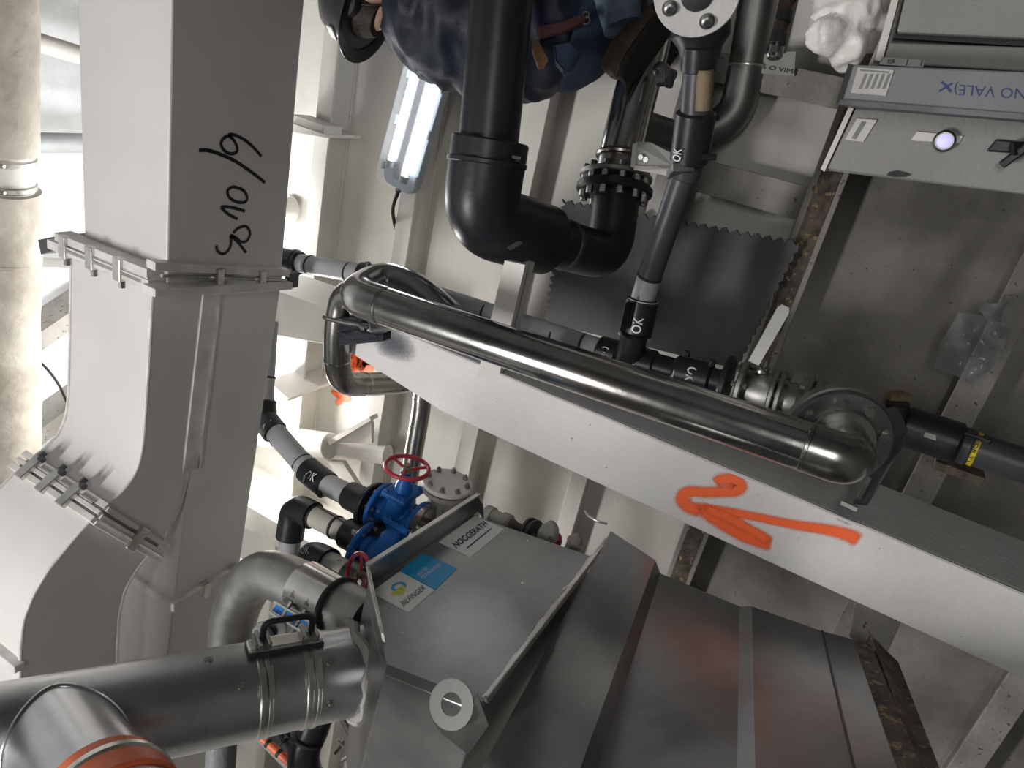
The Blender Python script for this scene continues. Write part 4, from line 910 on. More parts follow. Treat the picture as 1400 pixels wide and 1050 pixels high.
# weld seam where the branch meets the pipe
mbs = []; u1 = bd.orthogonal().normalized(); w1 = bd.cross(u1)
for i in range(65):
    a = 2*math.pi*i/64; o_ = bx0 + (u1*math.cos(a) + w1*math.sin(a))*.1045
    rel = o_ - Q1; rel = rel - qd*rel.dot(qd); dd = bd - qd*bd.dot(qd)
    A_ = dd.dot(dd); B_ = 2*rel.dot(dd); C_ = rel.dot(rel) - BR*BR*1.01; disc = B_*B_ - 4*A_*C_
    if disc > 0: mbs.append(o_ + bd*((-B_ + math.sqrt(disc))/(2*A_)))
if len(mbs) > 4: build('weld_bead', MB().tube(mbs, .006, 8, cap=False), 'pipe_steel', bgp)
for t, r, w_, m_, nm in ((.80,.113,.11,'orange_clamp','clamp_cover'),(.77,.117,.022,'lip_steel','clamp_band')):
    c = bx0.lerp(bx1, t); sleeve(bgp, nm, c - bd*w_/2, c + bd*w_/2, r, m_, .04, 48)
nq = (CAM - qp(390)); nq = (nq - qd*nq.dot(qd)).normalized(); up_ = (-D_ - qd*(-D_).dot(qd)).normalized()
ndir = (up_*.92 + nq*.40).normalized(); sdir = qd.cross(ndir).normalized()
sa, sb_ = qp(333), qp(432)
build('saddle_pad', MB().box((sa+sb_)/2 + ndir*BR, (sb_-sa)/2*1.02, sdir*.026, ndir*.010), 'rubber', bgp, smooth=False, bevel=.003)
build('saddle_plate', MB().box((sa+sb_)/2 + ndir*(BR+.012), (sb_-sa)/2, sdir*.022, ndir*.007), 'lip_steel', bgp, smooth=False, bevel=.004)
for px, w_ in ((347,.014),(357,.012),(408,.016),(420,.012)):
    c = qp(px); b_ = ring(bgp, c, qd, BR*1.03, 'lip_steel', w_, 'hose_clamp')
    build('clamp_screw', MB().box(c + ndir*(BR+.024), qd*.010, sdir*.022, ndir*.009).tube([c + ndir*(BR+.03) - sdir*.03, c + ndir*(BR+.03) + sdir*.03], .006, 8), 'bolt_steel', b_, smooth=False)
    build('clamp_tail', MB().box(c + nq*(BR+.004) + ndir*.01, qd*.006, nq.cross(qd)*.035, nq*.002), 'lip_steel', b_, smooth=False)
hA, hB = qp(352), qp(418)
build('handle', MB().tube(fillet([hA + ndir*(BR+.01) + sdir*.0, hA + ndir*(BR+.075), hB + ndir*(BR+.075), hB + ndir*(BR+.01)], .022, 6), .0075, 10), 'black_pe', bgp)
lg = build('lug_plate', MB().prism([W(345,862,1.9), W(352,852,1.9), W(386,847,1.9), W(390,858,1.9), W(388,872,1.9), W(346,880,1.9)], Y*.008), 'lip_steel', bgp, smooth=False)
build('lug_hole', MB().lathe(W(367,866,1.895), -Y, [(0,.022),(.002,.022)], 20), 'dark_steel', lg)
for px, py in ((332,938),(452,905),(285,902),(452,963)):
    c = W(px, py, 1.9); r_ = ray(px,py).normalized(); 
    # point on the pipe surface along the view ray
    o_ = CAM - Q1; a1 = r_ - qd*r_.dot(qd); b1 = o_ - qd*o_.dot(qd); A_ = a1.dot(a1); B_ = 2*a1.dot(b1); C_ = b1.dot(b1)-BR*BR; disc = B_*B_-4*A_*C_
    if disc > 0:
        h_ = CAM + r_*((-B_-math.sqrt(disc))/(2*A_)); ax_ = Q1 + qd*(h_-Q1).dot(qd); nn = (h_-ax_).normalized()
        build('boss', MB().lathe(h_-nn*.001, nn, [(0,.010),(.003,.010),(.003,.005),(.006,.004)], 16), 'galvanized', bgp)
# ================================================================ GALVANIZED ELBOW PIPE WITH CLAMP
ge = thing('galvanized_elbow', 'dull galvanized elbow pipe with a bolted repair clamp by the tank', 'pipe', W(350,820,2.2))
gpts = [W(505,850,2.0), W(420,805,2.14), W(355,776,2.26), W(318,835,2.36), W(312,960,2.5)]
pipe(ge, 'pipe_body', fillet(gpts, [.05,.16,.2], 12), .073, 'galvanized', 40)
cdir = (gpts[1]-gpts[0]).normalized(); k0, k1 = W(462,828,2.06), W(416,803,2.145)
sleeve(ge, 'clamp_shell', k0, k1, .079, 'stainless', .04, 40); ring(ge, k0, cdir, .083, 'rubber', .012, 'rubber_edge')
cn = (CAM-k0); cn = (cn - cdir*cn.dot(cdir)).normalized(); cs_ = cdir.cross(cn)
if cs_.dot(D_) < 0: cs_ = -cs_
ed = (cn*.72 + cs_*.69).normalized(); et = cdir.cross(ed)
for o_ in (0, 1):
    base = k0.lerp(k1,.5) + ed*.085
    build('clamp_lip', MB().box(base + cs_*(.012 if o_ == 0 else .042) , (k1-k0)*.55, cs_*.003, cn*.014), 'lip_steel', ge, smooth=False, bevel=.001)
    q = k0.lerp(k1, .3+.42*o_)
    bo = build('clamp_bolt', MB().tube([q + ed*.086 - cs_*.01, q + ed*.084 + cs_*.06], .007, 10).hexbolt(q + ed*.088 - cs_*.022, -cs_, .012, .014), 'bolt_steel', ge)
    build('nut_cap', MB().lathe(q + ed*.090 - cs_*.035, -cs_, [(0,.012),(.012,.012),(.018,.006)], 12), 'lip_steel', bo)
build('blue_gasket', MB().box(k0.lerp(k1,.5) + ed*.082 + cs_*.028, (k1-k0)*.52, cs_*.010, cn*.004), 'bright_blue', ge, smooth=False)
# ================================================================ BLUE VALVES AND THE PLASTIC PIPES TO THEM
def gate_valve(c, fl, stem, sc, label, wheel=True):
    c = V(c); fl = V(fl).normalized(); stem = V(stem).normalized(); side = fl.cross(stem)
    th = thing('gate_valve', label, 'valve', c)
    build('body', MB().lathe(c - fl*.085*sc, fl, [(0,.055*sc),(.03*sc,.05*sc),(.06*sc,.066*sc),(.11*sc,.066*sc),(.14*sc,.05*sc),(.17*sc,.055*sc)], 28), 'blue_cast', th)
    for s_ in (-1, 1): flange(th, c + fl*(.085*s_ - .008)*sc, fl, .098*sc, .018*sc, 'blue_cast', 8, .009*sc, .010*sc, 'bolt_steel', .80)
    build('neck', MB().loft([[c + stem*h*sc + fl*a*sc*.034*math.copysign(abs(math.cos(t))**.5, math.cos(t)) + side*a*sc*.052*math.copysign(abs(math.sin(t))**.5, math.sin(t)) for t in [2*math.pi*i/20 for i in range(20)]] for h, a in ((.02,1.2),(.06,1.15),(.10,1.0))]), 'blue_cast', th)
    bn = build('bonnet_flange', MB().box(c + stem*.108*sc, fl*.052*sc, side*.066*sc, stem*.011*sc), 'blue_cast', th, smooth=False, bevel=.006*sc)
    for a in (-1, 1):
        for b_ in (-1, 1): build('bolt', MB().hexbolt(c + stem*.118*sc + fl*.038*a*sc + side*.050*b_*sc, stem, .008*sc, .010*sc), 'blue_cast', bn, smooth=False)
    build('bonnet', MB().lathe(c + stem*.115*sc, stem, [(0,.034*sc),(.03*sc,.030*sc),(.05*sc,.022*sc),(.075*sc,.020*sc)], 20), 'blue_cast', th)
    build('stem', MB().lathe(c + stem*.185*sc, stem, [(0,.010*sc),(.04*sc,.010*sc)], 12), 'bolt_steel', th)
    if wheel: handwheel(th, c + stem*.215*sc, stem, .078*sc)
    return th
def handwheel(th, c, n, R):
    n = V(n).normalized(); hwh = build('handwheel', MB().torus(c, n, R, R*.105, 48, 12), 'red_paint', th)
    u = n.orthogonal().normalized(); w = n.cross(u)
    for k in range(3):
        a = 2*math.pi*k/3 + .6; d_ = u*math.cos(a) + w*math.sin(a)
        build('spoke', MB().tube([c - n*R*.12 + d_*R*.15, c - n*R*.04 + d_*R*.6, c + d_*R], R*.075, 10), 'red_paint', hwh)
    build('hub', MB().lathe(c - n*R*.25, n, [(0,R*.2),(R*.3,R*.2),(R*.33,R*.12),(R*.42,R*.12)], 18), 'brass_dirty', hwh)
    return hwh
v1c = W(545,706,2.72)
gv1 = gate_valve(v1c, -Z, X, 1.0, 'blue cast gate valve with a red handwheel above the tank')
v2c = W(523,762,2.60)
gv2 = gate_valve(v2c, -Z, X*.6+Y*.8, 1.0, 'second blue gate valve half hidden behind the tank rim', False)
build('stub_flange', MB().lathe(v1c - Z*.095, -Z, [(0,.094),(.022,.094),(.026,.09),(.026,.045),(.2,.045)], 36), 'stainless_dark', gv1)
v3 = thing('gate_valve', 'lower valve showing only its red handwheel beside the tank corner', 'valve', W(500,800,2.35))
handwheel(v3, W(490,786,2.28), (CAM-W(490,786,2.3)).normalized()*.6 - R_*.75, .066)
build('stem', MB().tube([W(490,786,2.28), W(520,800,2.38)], .012, 10), 'bolt_steel', v3)
build('body', MB().lathe(W(506,796,2.36), R_*.9+D_*.3, [(0,.04),(.05,.06),(.1,.05)], 20), 'blue_cast', v3)
RP = .045
g1 = thing('grey_drain_pipe', 'grey plastic drain pipe running from behind the duct to the upper blue valve', 'pipe', W(430,650,2.9))
gp1 = [W(366,440,3.22), W(361,520,3.2), W(360,572,3.17), W(432,655,2.98), W(520,698,2.74)]
pipe(g1, 'pipe_body', fillet(gp1[:4], .04, 6), RP, 'grey_pe', 28); pipe(g1, 'pipe_body', [gp1[3], gp1[4]], RP, 'grey_pe', 28)
sleeve(g1, 'elbow_coupling', W(361,548,3.18), W(361,578,3.165), RP*1.2, 'black_pe'); sleeve(g1, 'elbow_coupling', W(359,570,3.17), W(377,593,3.13), RP*1.22, 'black_pe')
sleeve(g1, 'coupling', W(419,641,3.01), W(449,665,2.94), RP*1.25, 'black_pe'); sleeve(g1, 'coupling', W(478,677,2.85), W(508,692,2.77), RP*1.25, 'black_pe')
for p, d_ in (((362,516),3.2),((382,598),3.115),((413,633),3.03)): ring(g1, W(*p,d_), gp1[3]-gp1[2] if p[1] > 560 else gp1[1]-gp1[0], RP*1.05, 'rubber', .008)
flange(g1, W(510,693,2.765), gp1[4]-gp1[3], .098, .022, 'black_pe', 0, name='backing_flange')
for p in ((418,657),(440,678),(450,676)): build('electrode_stub', MB().tube([W(p[0],p[1]-8,2.9), W(p[0]-3,p[1]+2,2.9)], .009, 8), 'black_pe', g1)
text_pipe('chalk_letters', 'OK', W(438,657,2.96), (gp1[4]-gp1[3]), RP*1.27, .06, .035, 'ink_white', g1)
text_pipe('chalk_letters', 'OK', W(492,684,2.81), (gp1[4]-gp1[3]).cross(CAM-gp1[4]), RP*1.27, .05, .03, 'ink_white', g1)
text_pipe('chalk_letters', 'OK', W(368,582,3.15), (W(377,593,3.13)-W(359,570,3.17)).cross(CAM-gp1[2])*-1, RP*1.24, .05, .035, 'ink_white', g1)
g2 = thing('grey_elbow_pipe', 'grey plastic pipe with a black elbow leading to the lower blue valve', 'pipe', W(440,715,2.8))
gp2 = [W(388,840,2.95), W(396,745,2.88), W(403,692,2.84), W(500,742,2.66)]
pipe(g2, 'pipe_body', [gp2[0], W(398,715,2.86)], RP*.95, 'grey_pe', 28); pipe(g2, 'elbow', fillet([W(396,735,2.87), gp2[2], W(428,705,2.79)], .07, 10), RP*1.2, 'black_pe', 28)
pipe(g2, 'pipe_body', [W(415,698,2.82), gp2[3]], RP*.95, 'beige_pe', 28)
sleeve(g2, 'coupling', W(473,728,2.71), W(502,743,2.655), RP*1.28, 'black_pe'); flange(g2, W(503,744,2.655), gp2[3]-gp2[2], .096, .022, 'black_pe', 0, name='backing_flange')
for p, d_ in (((430,706),2.79),((459,721),2.73)): ring(g2, W(*p,d_), gp2[3]-gp2[2], RP*1.02, 'rubber', .010)
build('rating_label', MB().box(W(487,730,2.62), (gp2[3]-gp2[2]).normalized()*.02, Y*.004, X*.010), 'paper', g2, smooth=False)
build('cable_tie', MB().tube([W(434,692,2.75), W(470,714,2.69)], .003, 6), 'rubber', g2)
ring(g2, W(393,780,2.9), gp2[1]-gp2[0], RP*1.15, 'dark_pe', .03, 'pipe_collar')
g3 = thing('beige_elbow_pipe', 'printed beige pipe with a black elbow beside the lower red handwheel', 'pipe', W(440,765,2.55))
gp3 = [W(432,810,2.75), W(424,758,2.60), W(505,800,2.42)]
pipe(g3, 'elbow', fillet([gp3[0], gp3[1], W(450,771,2.54)], .08, 10), RP*1.22, 'black_pe', 28); pipe(g3, 'pipe_body', [W(440,766,2.56), gp3[2]], RP*.95, 'beige_pe', 28)
sleeve(g3, 'coupling', W(476,785,2.48), W(500,797,2.43), RP*1.2, 'black_pe')
text_pipe('pipe_print', 'PE 100', W(460,777,2.515), (gp3[2]-gp3[1]).cross(CAM-gp3[1])*-1, RP*.97, .06, .02, 'ink_black', g3); text_pipe('chalk_letters', 'OK', W(424,752,2.55), R_, RP*1.5, .03, .025, 'ink_white', g3)
# cover flange and fittings behind the tank
cf = thing('cover_flange', 'round pale cover flange with six bolts behind the tank rim', 'flange', W(612,690,2.8))
ccf = W(612,660,2.72)
f_ = build('cover_disc', MB().lathe(ccf - X*.012, X, [(0,.092),(.003,.095),(.013,.095),(.016,.092)], 48), 'duct_sheet', cf)
u2 = X.orthogonal().normalized(); w2 = X.cross(u2)
for k in range(8):
    a = 2*math.pi*k/8 + .3; q = ccf + (u2*math.cos(a)+w2*math.sin(a))*.075 + X*.004; build('bolt', MB().hexbolt(q, X, .011, .010).tube([q, q+X*.018], .006, 8), 'bolt_steel', f_, smooth=False)
build('lower_disc', MB().lathe(ccf - X*.034, X, [(0,.092),(.016,.092)], 48), 'cream_dirty', cf)
build('neck', MB().lathe(ccf - X*.28, X, [(0,.062),(.25,.062)], 32), 'cream_dirty', cf)
def fitting(name, p, q, r, mat, label, extra=None):
    th = thing(name, label, 'fitting', W(*p)); a, b = W(*p), W(*q); d_ = b-a; L = d_.length
    build('body', MB().lathe(a, d_, [(0,r*.9),(L*.05,r),(L*.3,r),(L*.32,r*.8),(L*.7,r*.8),(L*.72,r),(L*.97,r),(L,r*.85)], 20), mat, th)
    if extra: extra(th, a, b, d_.normalized())
    return th
fitting('pipe_nipple', (664,702,2.3), (697,717,2.25), .030, 'beige_pe', 'beige pipe nipple behind the tank edge')
fitting('pipe_union', (694,714,2.26), (726,729,2.22), .017, 'rusty', 'rusty pipe union with red paint behind the tank edge')
fitting('rusty_flange', (722,722,2.22), (732,727,2.20), .036, 'dark_steel', 'small dark rusty flange behind the tank edge', lambda th,a,b,d_: [build('bolt', MB().hexbolt(b + V((0,.02*s_,0)), d_, .006, .01), 'rusty', th, smooth=False) for s_ in (-1,1)])
def wrapb(name, p, q, r, label, mat):
    th = thing(name, label, 'wrapping', W(*p)); a, b = W(*p), W(*q); d_ = (b-a).normalized(); u = d_.orthogonal().normalized(); w = d_.cross(u); rings = []
    for i in range(15):
        c = a.lerp(b, i/14); rr = []
        for k in range(20):
            an = 2*math.pi*k/20; o_ = u*math.cos(an)+w*math.sin(an); prof = math.sin(math.pi*min(1,(i+1.2)/15))**.4
            rr.append(c + o_*r*prof*(1+.35*mnoise.noise((c+o_*r)*45)))
        rings.append(rr)
    build('wrap', MB().loft(rings), mat, th, angle=25); ring(th, a.lerp(b,.5), d_, r*1.05, 'lip_steel', .006, 'tie_wire'); return th
wrapb('wrapped_nozzle', (742,744,2.18), (757,712,2.16), .028, 'grey foil wrapped nozzle between the rusty flange and the stringer', 'grey_paint')
wrapb('wrapped_nozzle', (780,756,2.1), (790,730,2.08), .022, 'crumpled foil wrapped nozzle next to the tank rim bar', 'cream_dirty')
rk = thing('red_knob', 'small dark red knob behind the tank edge', 'knob', W(757,738,2.2)); build('knob_head', MB().lathe(W(752,738,2.2), R_, [(0,.012),(.01,.02),(.03,.02),(.035,.012)], 16), 'red_paint', rk); build('knob_stem', MB().tube([W(745,745,2.2), W(753,738,2.2)], .007, 8), 'bolt_steel', rk)
# pipes and hoses under the big pipe
hs = thing('black_hose', 'thick black hose with a tie below the big steel pipe', 'hose', W(425,1030,2.3))
pipe(hs, 'hose_body', fillet([W(440,930,2.3), W(432,990,2.3), W(412,1030,2.28), W(430,1110,2.3)], .1, 8), .05, 'black_pe'); ring(hs, W(433,985,2.3), D_, .053, 'rubber', .01); ring(hs, W(420,1010,2.28), D_-R_*.4, .054, 'rubber', .01)
for a, b, r, mt, nm, lb in (((368,990,2.5),(432,1080,2.4),.022,'dark_pe','dark_conduit','dark conduit slanting below the big steel pipe'), ((385,985,2.55),(450,1075,2.45),.018,'dark_pe','thin_conduit','thinner dark conduit beside the black hose'), ((352,1003,2.35),(402,1048,2.3),.013,'orange_clamp','orange_cable','orange cable slanting below the big steel pipe')):
    th = thing(nm, lb, 'cable', W(*a)); A_, B_ = W(*a), W(*b); pipe(th, 'conduit_body', [A_, B_], r, mt, 14)
    for t in (.3, .6): ring(th, A_.lerp(B_, t), B_-A_, r*1.15, 'rubber', .012)
cr = thing('cable_ladder', 'grey cable ladder rail under the orange cable', 'cable ladder', W(370,1030,2.45))
build('rail', MB().prism([W(338,1000,2.45), W(346,996,2.45), W(412,1060,2.4), W(404,1066,2.4)], Y*.03), 'trunking', cr, smooth=False)
build('rail', MB().prism([W(352,990,2.5), W(358,987,2.5), W(430,1060,2.45), W(424,1064,2.45)], Y*.03), 'trunking', cr, smooth=False)
for t in (.2,.5,.8): build('rung', MB().tube([W(342,998,2.46).lerp(W(408,1063,2.41),t), W(355,988,2.51).lerp(W(427,1062,2.46),t)], .008, 8), 'trunking', cr)
gs = thing('grey_stub_pipe', 'grey pipe standing below the big steel pipe near the branch', 'pipe', W(300,1040,2.0)); pipe(gs, 'pipe_body', [W(305,985,2.1), W(298,1100,2.1)], .042, 'trunking'); ring(gs, W(306,1008,2.1), D_, .046, 'dark_pe', .015, 'pipe_collar')
ch = thing('black_cable', 'black cable hanging beside the tank bottom', 'cable', W(480,1000,1.95)); pipe(ch, 'cable_body', fillet([W(466,975,1.95), W(480,1000,1.93), W(492,1040,1.92), W(510,1100,1.9)], .05), .011, 'rubber', 12); ring(ch, W(486,1020,1.925), D_, .0125, 'dark_pe', .012)
fp = thing('fixture_parts', 'shiny wire fittings beside the tank bottom', 'fitting', W(475,1020,2.5))
for i, (p, q) in enumerate((((462,1012),(482,1030)),((470,1006),(488,1022)),((468,1040),(486,1028)),((476,1046),(492,1034)))): build('wire_rod', MB().tube([W(*p,2.5), W(*q,2.5)], .007, 8), 'lip_steel', fp)
build('lever_rod', MB().tube([W(458,1030,2.52), W(476,1008,2.5)], .005, 8), 'rubber', fp)
# ================================================================ CROUCHING WORKER (seen from his right side, head towards the duct)
pn = thing('person', 'crouching worker in dark jacket, jeans, brown boots and black helmet', 'person', W(895,20,2.42))
DP = 2.52
def wp(px, py, dy=0.0, d=DP): return W(px, py, d) + Y*dy
# continuous body under the clothes
joints = [(wp(772,25),.14),(wp(715,30),.14),(wp(640,20),.15),(wp(575,-5),.14),(wp(540,-15),.06),(wp(505,-15),.085),(wp(478,-20),.08),
          (wp(568,-10,-.19),.06),(wp(650,-110,-.24),.048),(wp(700,-200,-.2),.04),(wp(715,-235,-.18),.035),
          (wp(568,-10,.19),.06),(wp(650,-110,.24),.048),(wp(700,-200,.2),.04),(wp(715,-235,.18),.035),
          (wp(778,10,-.10),.09),(wp(800,-150,-.13),.065),(wp(862,20,-.10),.045),(wp(880,-20,-.10),.04),
          (wp(778,10,.10),.09),(wp(800,-150,.13),.065),(wp(862,20,.12),.045),(wp(880,-20,.12),.04)]
edges = [(0,1),(1,2),(2,3),(3,4),(4,5),(5,6),(3,7),(7,8),(8,9),(9,10),(3,11),(11,12),(12,13),(13,14),(0,15),(15,16),(16,17),(17,18),(0,19),(19,20),(20,21),(21,22)]
me = bpy.data.meshes.new('body'); me.from_pydata([p - ORG[pn.name] for p, r in joints], edges, [])
bo_ = bpy.data.objects.new('body', me); SC.collection.objects.link(bo_); bo_.parent = pn; me.materials.append(MAT['skin'])
sk = bo_.modifiers.new('skin', 'SKIN'); me.attributes  # radii per joint
lay = me.skin_vertices[0].data if len(me.skin_vertices) else None
if lay is None:
    bm = bmesh.new(); bm.from_mesh(me); sl_ = bm.verts.layers.skin.verify()
    bm.verts.ensure_lookup_table()
    for i, (p, r) in enumerate(joints): bm.verts[i][sl_].radius = (r*.8, r*.8); bm.verts[i][sl_].use_root = (i == 0)
    bm.to_mesh(me); bm.free()
else:
    for i, (p, r) in enumerate(joints): lay[i].radius = (r*.8, r*.8); lay[i].use_root = (i == 0)
bo_.modifiers.new('round', 'SUBSURF').levels = 1; bo_.modifiers['round'].render_levels = 1
# jacket: hunched back, lofted ring by ring with deep folds
def cloth(name, sections, mat, fold=.02, fs=9, seg=56, sub=7, stretch=None):
    rings = []; 
    for i in range(len(sections)-1):
        for k in range(sub):
            t = k/sub; a, b = sections[i], sections[i+1]; pa_, pb_ = sections[max(i-1,0)], sections[min(i+2,len(sections)-1)]
            def cr_(x0,x1,x2,x3): return .5*((2*x1)+(x2-x0)*t+(2*x0-5*x1+4*x2-x3)*t*t+(3*x1-x0-3*x2+x3)*t**3)
            rings.append([cr_(pa_[j],a[j],b[j],pb_[j]) for j in range(3)])
    rings.append(list(sections[-1])); out = []
    for i, (c, rv, ry) in enumerate(rings):
        d_ = (rings[min(i+1,len(rings)-1)][0] - rings[max(i-1,0)][0]).normalized()
        yv = (Y - d_*Y.dot(d_)).normalized(); vv = yv.cross(d_).normalized(); rr = []
        for k in range(seg):
            an = 2*math.pi*k/seg; o_ = vv*math.cos(an)*rv + yv*math.sin(an)*ry; p = c + o_
            q = V((p.x*fs*.5 + p.z*fs*.9, p.y*fs, p.z*fs*1.2 - p.x*fs*.7)) if stretch is None else V((p.x*stretch[0], p.y*stretch[1], p.z*stretch[2]))
            f = (1-abs(mnoise.noise(q))*2)*fold + mnoise.noise(p*fs*3)*fold*.25
            rr.append(p + o_.normalized()*f)
        out.append(rr)
    return build(name, MB().loft(out), mat, pn, angle=60)
jk = [(wp(772,40),.135,.20),(wp(745,42),.205,.23),(wp(705,38),.225,.24),(wp(655,28),.238,.25),(wp(610,10),.225,.25),(wp(575,-8),.19,.23),(wp(552,-20),.14,.17),(wp(533,-24),.085,.095),(wp(524,-26),.075,.08)]
cloth('jacket', jk, 'jacket', .024, 8, 72, 9)
for s_ in (-1, 1):
    cloth('sleeve', [(wp(578,-12,.13*s_),.09,.09),(wp(600,-40,.2*s_),.088,.085),(wp(650,-110,.25*s_),.07,.07),(wp(690,-180,.22*s_),.06,.06),(wp(705,-215,.19*s_),.05,.05)], 'jacket', .010, 10, 28, 5)
    # hand with fingers, resting on the work beyond the frame
    hp = wp(712,-228,.185*s_); hd_ = (wp(722,-255,.17*s_)-wp(700,-205,.195*s_)).normalized(); hsd = hd_.cross(Y).normalized()
    mbh = MB().tube([hp - hd_*.05, hp - hd_*.01, hp + hd_*.03, hp + hd_*.055], [.024,.034,.038,.03], 16)
    for k in range(4):
        o_ = hsd*(.027 - .018*k); L_ = (.07,.08,.075,.06)[k]; mbh.tube([hp + hd_*.045 + o_, hp + hd_*(.045+L_*.5) + o_ + Y*.012, hp + hd_*(.045+L_*.85) + o_ + Y*.035], [.009,.0085,.007], 10)
    mbh.tube([hp + hsd*.03, hp + hsd*.05 + hd_*.03, hp + hsd*.05 + hd_*.06 + Y*.015], [.012,.010,.008], 10)
    build('hand', mbh, 'skin', pn)
# jeans: seat and folded legs
cloth('jeans', [(wp(752,55),.155,.185),(wp(772,52),.17,.195),(wp(795,38),.15,.185),(wp(812,18),.105,.16),(wp(824,0),.06,.10)], 'jeans', .008, 10, 44, 5)
for s_ in (-1, 1):
    cloth('jeans_leg', [(wp(785,25,.10*s_),.10,.09),(wp(785,-60,.13*s_),.095,.09),(wp(800,-150,.14*s_),.078,.078),(wp(822,-120,.13*s_),.075,.075)], 'jeans', .008, 11, 28, 5)
    if s_ < 0: cloth('jeans_leg', [(W(800,-150,2.32),.075,.075),(W(822,-70,2.34),.072,.07),(W(840,-5,2.35),.066,.064),(W(851,38,2.35),.06,.06)], 'jeans_light', .008, 12, 28, 5)
    else: cloth('jeans_leg', [(wp(806,-150,.14),.075,.075),(wp(826,-60,.12),.072,.07),(wp(846,0,.11),.066,.064),(wp(858,28,.15),.062,.062)], 'jeans', .008, 12, 28, 5)
cloth('jeans_cuff', [(wp(800,30,.08),.05,.05),(wp(822,62,.08),.055,.05),(wp(833,76,.08),.05,.05)], 'bright_blue', .006, 14, 20, 4)
# belt, leather tag, back pocket
bl_ = [(wp(766,62,0,2.5),.148,.205),(wp(776,55,0,2.5),.152,.205)]
def patch(name, px4, d, mat, t=.004):
    P = [W(*p, d) for p in px4]; return build(name, MB().prism(P, F_*t), mat, pn, smooth=False, bevel=.001)
patch('belt', [(736,36),(768,30),(798,18),(803,27),(772,42),(738,50)], 2.272, 'belt', .02)
patch('leather_tag', [(729,55),(735,54),(750,82),(745,91),(736,92),(727,66)], 2.275, 'leather_tag', .02)
patch('back_pocket', [(757,62),(778,58),(793,72),(786,90),(770,96),(760,84)], 2.285, 'jeans', .03)
build('pocket_stitch', MB().tube([W(757,62,2.283), W(760,84,2.283), W(770,96,2.283), W(786,90,2.283), W(793,72,2.283)], .0018, 6), 'jacket', pn)
build('buckle', MB().torus(W(801,28,2.29), F_, .012, .003, 20, 6).torus(W(801,20,2.29), F_, .009, .0025, 20, 6), 'lip_steel', pn)
# boots
def boot(dy, d):
    a, b = W(846,108,d)+Y*dy, W(928,-2,d)+Y*dy; f = (b-a).normalized(); dn = R_*.62 + D_*.42 - F_*.62; dn = (dn - f*dn.dot(f)).normalized(); sd = f.cross(dn)
    L = (b-a).length; rings = []; rings2 = []
    for i in range(17):
        t = i/16; wd_ = .036 + .012*math.sin(math.pi*min(1,t*1.1)) ; e = math.sqrt(max(0, 1-(2*t-1)**8)); wd_ *= max(.25, e)
        top_ = .115 if t < .35 else .115 - (t-.35)/.65*.065; top_ *= max(.35, e)
        c = a + f*(L*t)
        rings.append([c - dn*(.0 + top_*(.5+.5*math.cos(2*math.pi*k/24)) ) + sd*wd_*math.sin(2*math.pi*k/24)*(1+.06*mnoise.noise((c+sd*k)*30)) for k in range(24)])
        rings2.append([c + dn*(.012+.014*math.cos(2*math.pi*k/24)*1.0) + sd*(wd_+.007)*math.copysign(abs(math.sin(2*math.pi*k/24))**.4, math.sin(2*math.pi*k/24)) for k in range(24)])
    bt = build('boot', MB().loft(rings), 'leather', pn, angle=50)
    build('sole', MB().loft(rings2), 'sole', bt, angle=40)
    build('welt', MB().tube([a + f*(L*t) + sd*(-.040)*max(.4,math.sqrt(max(0,1-(2*t-1)**8))) - dn*.001 for t in [i/14 for i in range(15)]], .0035, 6), 'leather_tag', bt)
boot(0, 2.33); boot(.22, 2.50)
# head, hair and helmet
hc = wp(494,4); hf = (X*.95 - Z*.25).normalized(); hu = (Z*.95 + X*.3).normalized(); hs_ = hf.cross(hu).normalized(); hu = hs_.cross(hf).normalized()
bmh = bmesh.new(); bmesh.ops.create_icosphere(bmh, subdivisions=4, radius=1.0)
for v in bmh.verts:
    x, y, z = v.co; w = .075*(1 - .18*max(0,-z)); fz = .098; hh = .118
    fx = x*fz; 
    if x > .5: # face: nose, eye sockets, mouth, chin
        fx += .026*math.exp(-((y/.16)**2) - ((z+.12)/.2)**2) - .010*math.exp(-(((abs(y)-.38)/.16)**2) - ((z-.08)/.14)**2) + .006*math.exp(-((y/.3)**2) - ((z+.5)/.08)**2) + .010*math.exp(-((y/.3)**2) - ((z+.85)/.15)**2)
    v.co = hc + hf*fx + hs_*(y*w) + hu*(z*hh)
vs = [v.co.copy() for v in bmh.verts]; bmh.verts.index_update(); fs = [tuple(v.index for v in f.verts) for f in bmh.faces]; bmh.free()
hd = build('head', MB().add(vs, fs), 'skin', pn, angle=80)
for s_ in (-1, 1):
    build('ear', MB().lathe(hc + hs_*s_*.072 - hf*.008, hs_*s_ - hf*.4, [(0,.026),(.008,.030),(.014,.026),(.010,.012)], 18), 'skin', hd)
    build('ear_muff', MB().lathe(hc + hs_*s_*.070 - hf*.005 - hu*.012, hs_*s_, [(0,.046),(.012,.050),(.03,.046),(.036,.03),(.037,.01)], 24), 'rubber', hd)
    build('eye', MB().lathe(hc + hf*.083 + hs_*s_*.030 + hu*.010, hf, [(0,.012),(.006,.009),(.009,.003)], 14), 'sticker_white', hd)
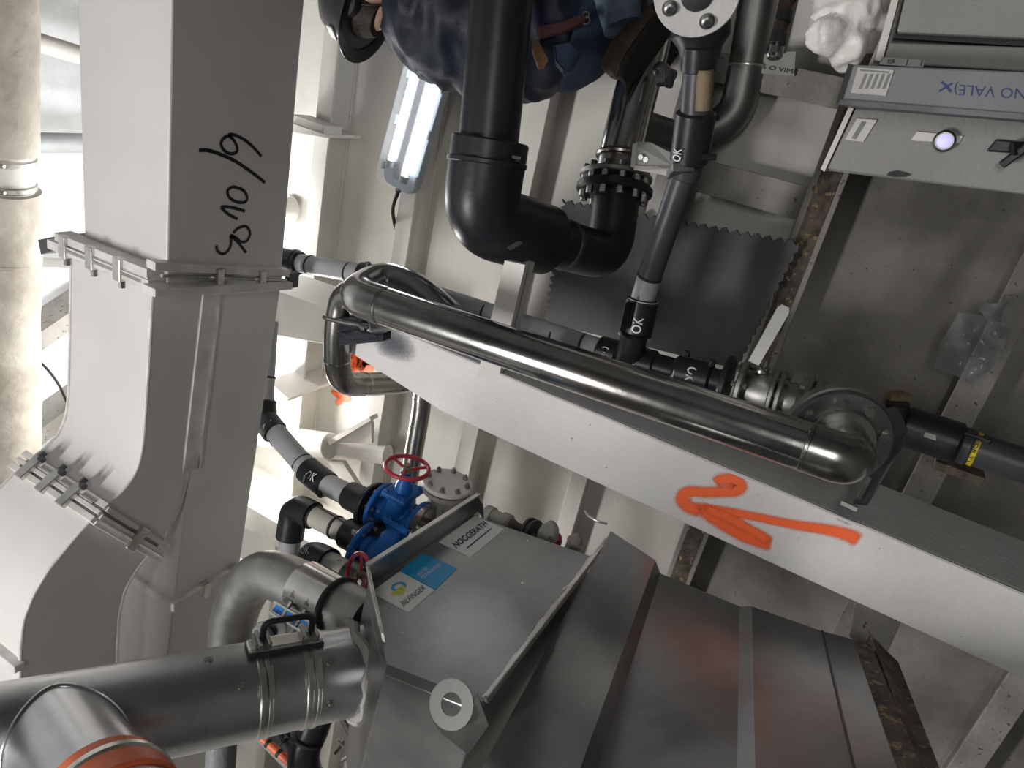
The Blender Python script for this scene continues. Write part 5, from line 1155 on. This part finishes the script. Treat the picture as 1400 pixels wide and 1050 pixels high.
build('hair', MB().loft([[hc - hf*.018 + hu*h_ + (hf*math.cos(a)*.090 + hs_*math.sin(a)*.080)*k_ for a in [2*math.pi*i/28 for i in range(28)]] for h_, k_ in ((-.10,.62),(-.06,.85),(-.03,1.0),(.01,1.02),(.05,.98))]), 'hair', hd)
# helmet shell with brim
rings = []
for h_, k_ in ((-.045,1.0),(-.03,1.03),(.0,1.04),(.04,1.0),(.075,.90),(.105,.70),(.125,.42),(.132,.08)):
    rings.append([hc + hu*(.012+h_) + (hf*math.cos(a)*.136 + hs_*math.sin(a)*.120)*k_ - hf*.01 for a in [2*math.pi*i/40 for i in range(40)]])
hm = build('helmet', MB().loft(rings), 'helmet', pn, angle=50)
vs = []; fs = []
for i in range(40):
    a = 2*math.pi*i/40; ex = .018 + .045*max(0, math.cos(a))**2 + .025*max(0,-math.cos(a))**2
    d_ = (hf*math.cos(a)*.136 + hs_*math.sin(a)*.120); n_ = d_.normalized()
    base = hc - hf*.01 - hu*.033
    for o_, z_ in ((0,.006),(ex,-.010),(ex,-.014),(0,-.004)): vs.append(base + d_*1.0 + n_*o_ + hu*z_)
for i in range(40):
    for k in range(4): fs.append((i*4+k, ((i+1)%40)*4+k, ((i+1)%40)*4+(k+1)%4, i*4+(k+1)%4))
build('brim', MB().add(vs, fs), 'helmet', hm, angle=50)
an = math.radians(180-40)
lp = hc - hf*.01 + hu*.015 + (hf*math.cos(an)*.143 + hs_*math.sin(an)*.127)
nn = (hf*math.cos(an) + hs_*math.sin(an)).normalized(); tt = hu.cross(nn).normalized()
build('helmet_sticker', MB().box(lp, tt*.028, hu*.014, nn*.003), 'duct_rail', hm, smooth=False, bevel=.001)
build('chin_strap', MB().tube(fillet([hc - hu*.03 + hs_*.07*(-1) , hc - hu*.09 + hf*.02 - hs_*.068, hc - hu*.125 + hf*.05, hc - hu*.09 + hf*.02 + hs_*.068, hc - hu*.03 + hs_*.07], .03), .004, 8), 'rubber', hm)
build('collar', MB().torus(wp(528,-22), wp(520,-24)-wp(540,-20), .082, .022, 36, 10), 'jacket', pn)
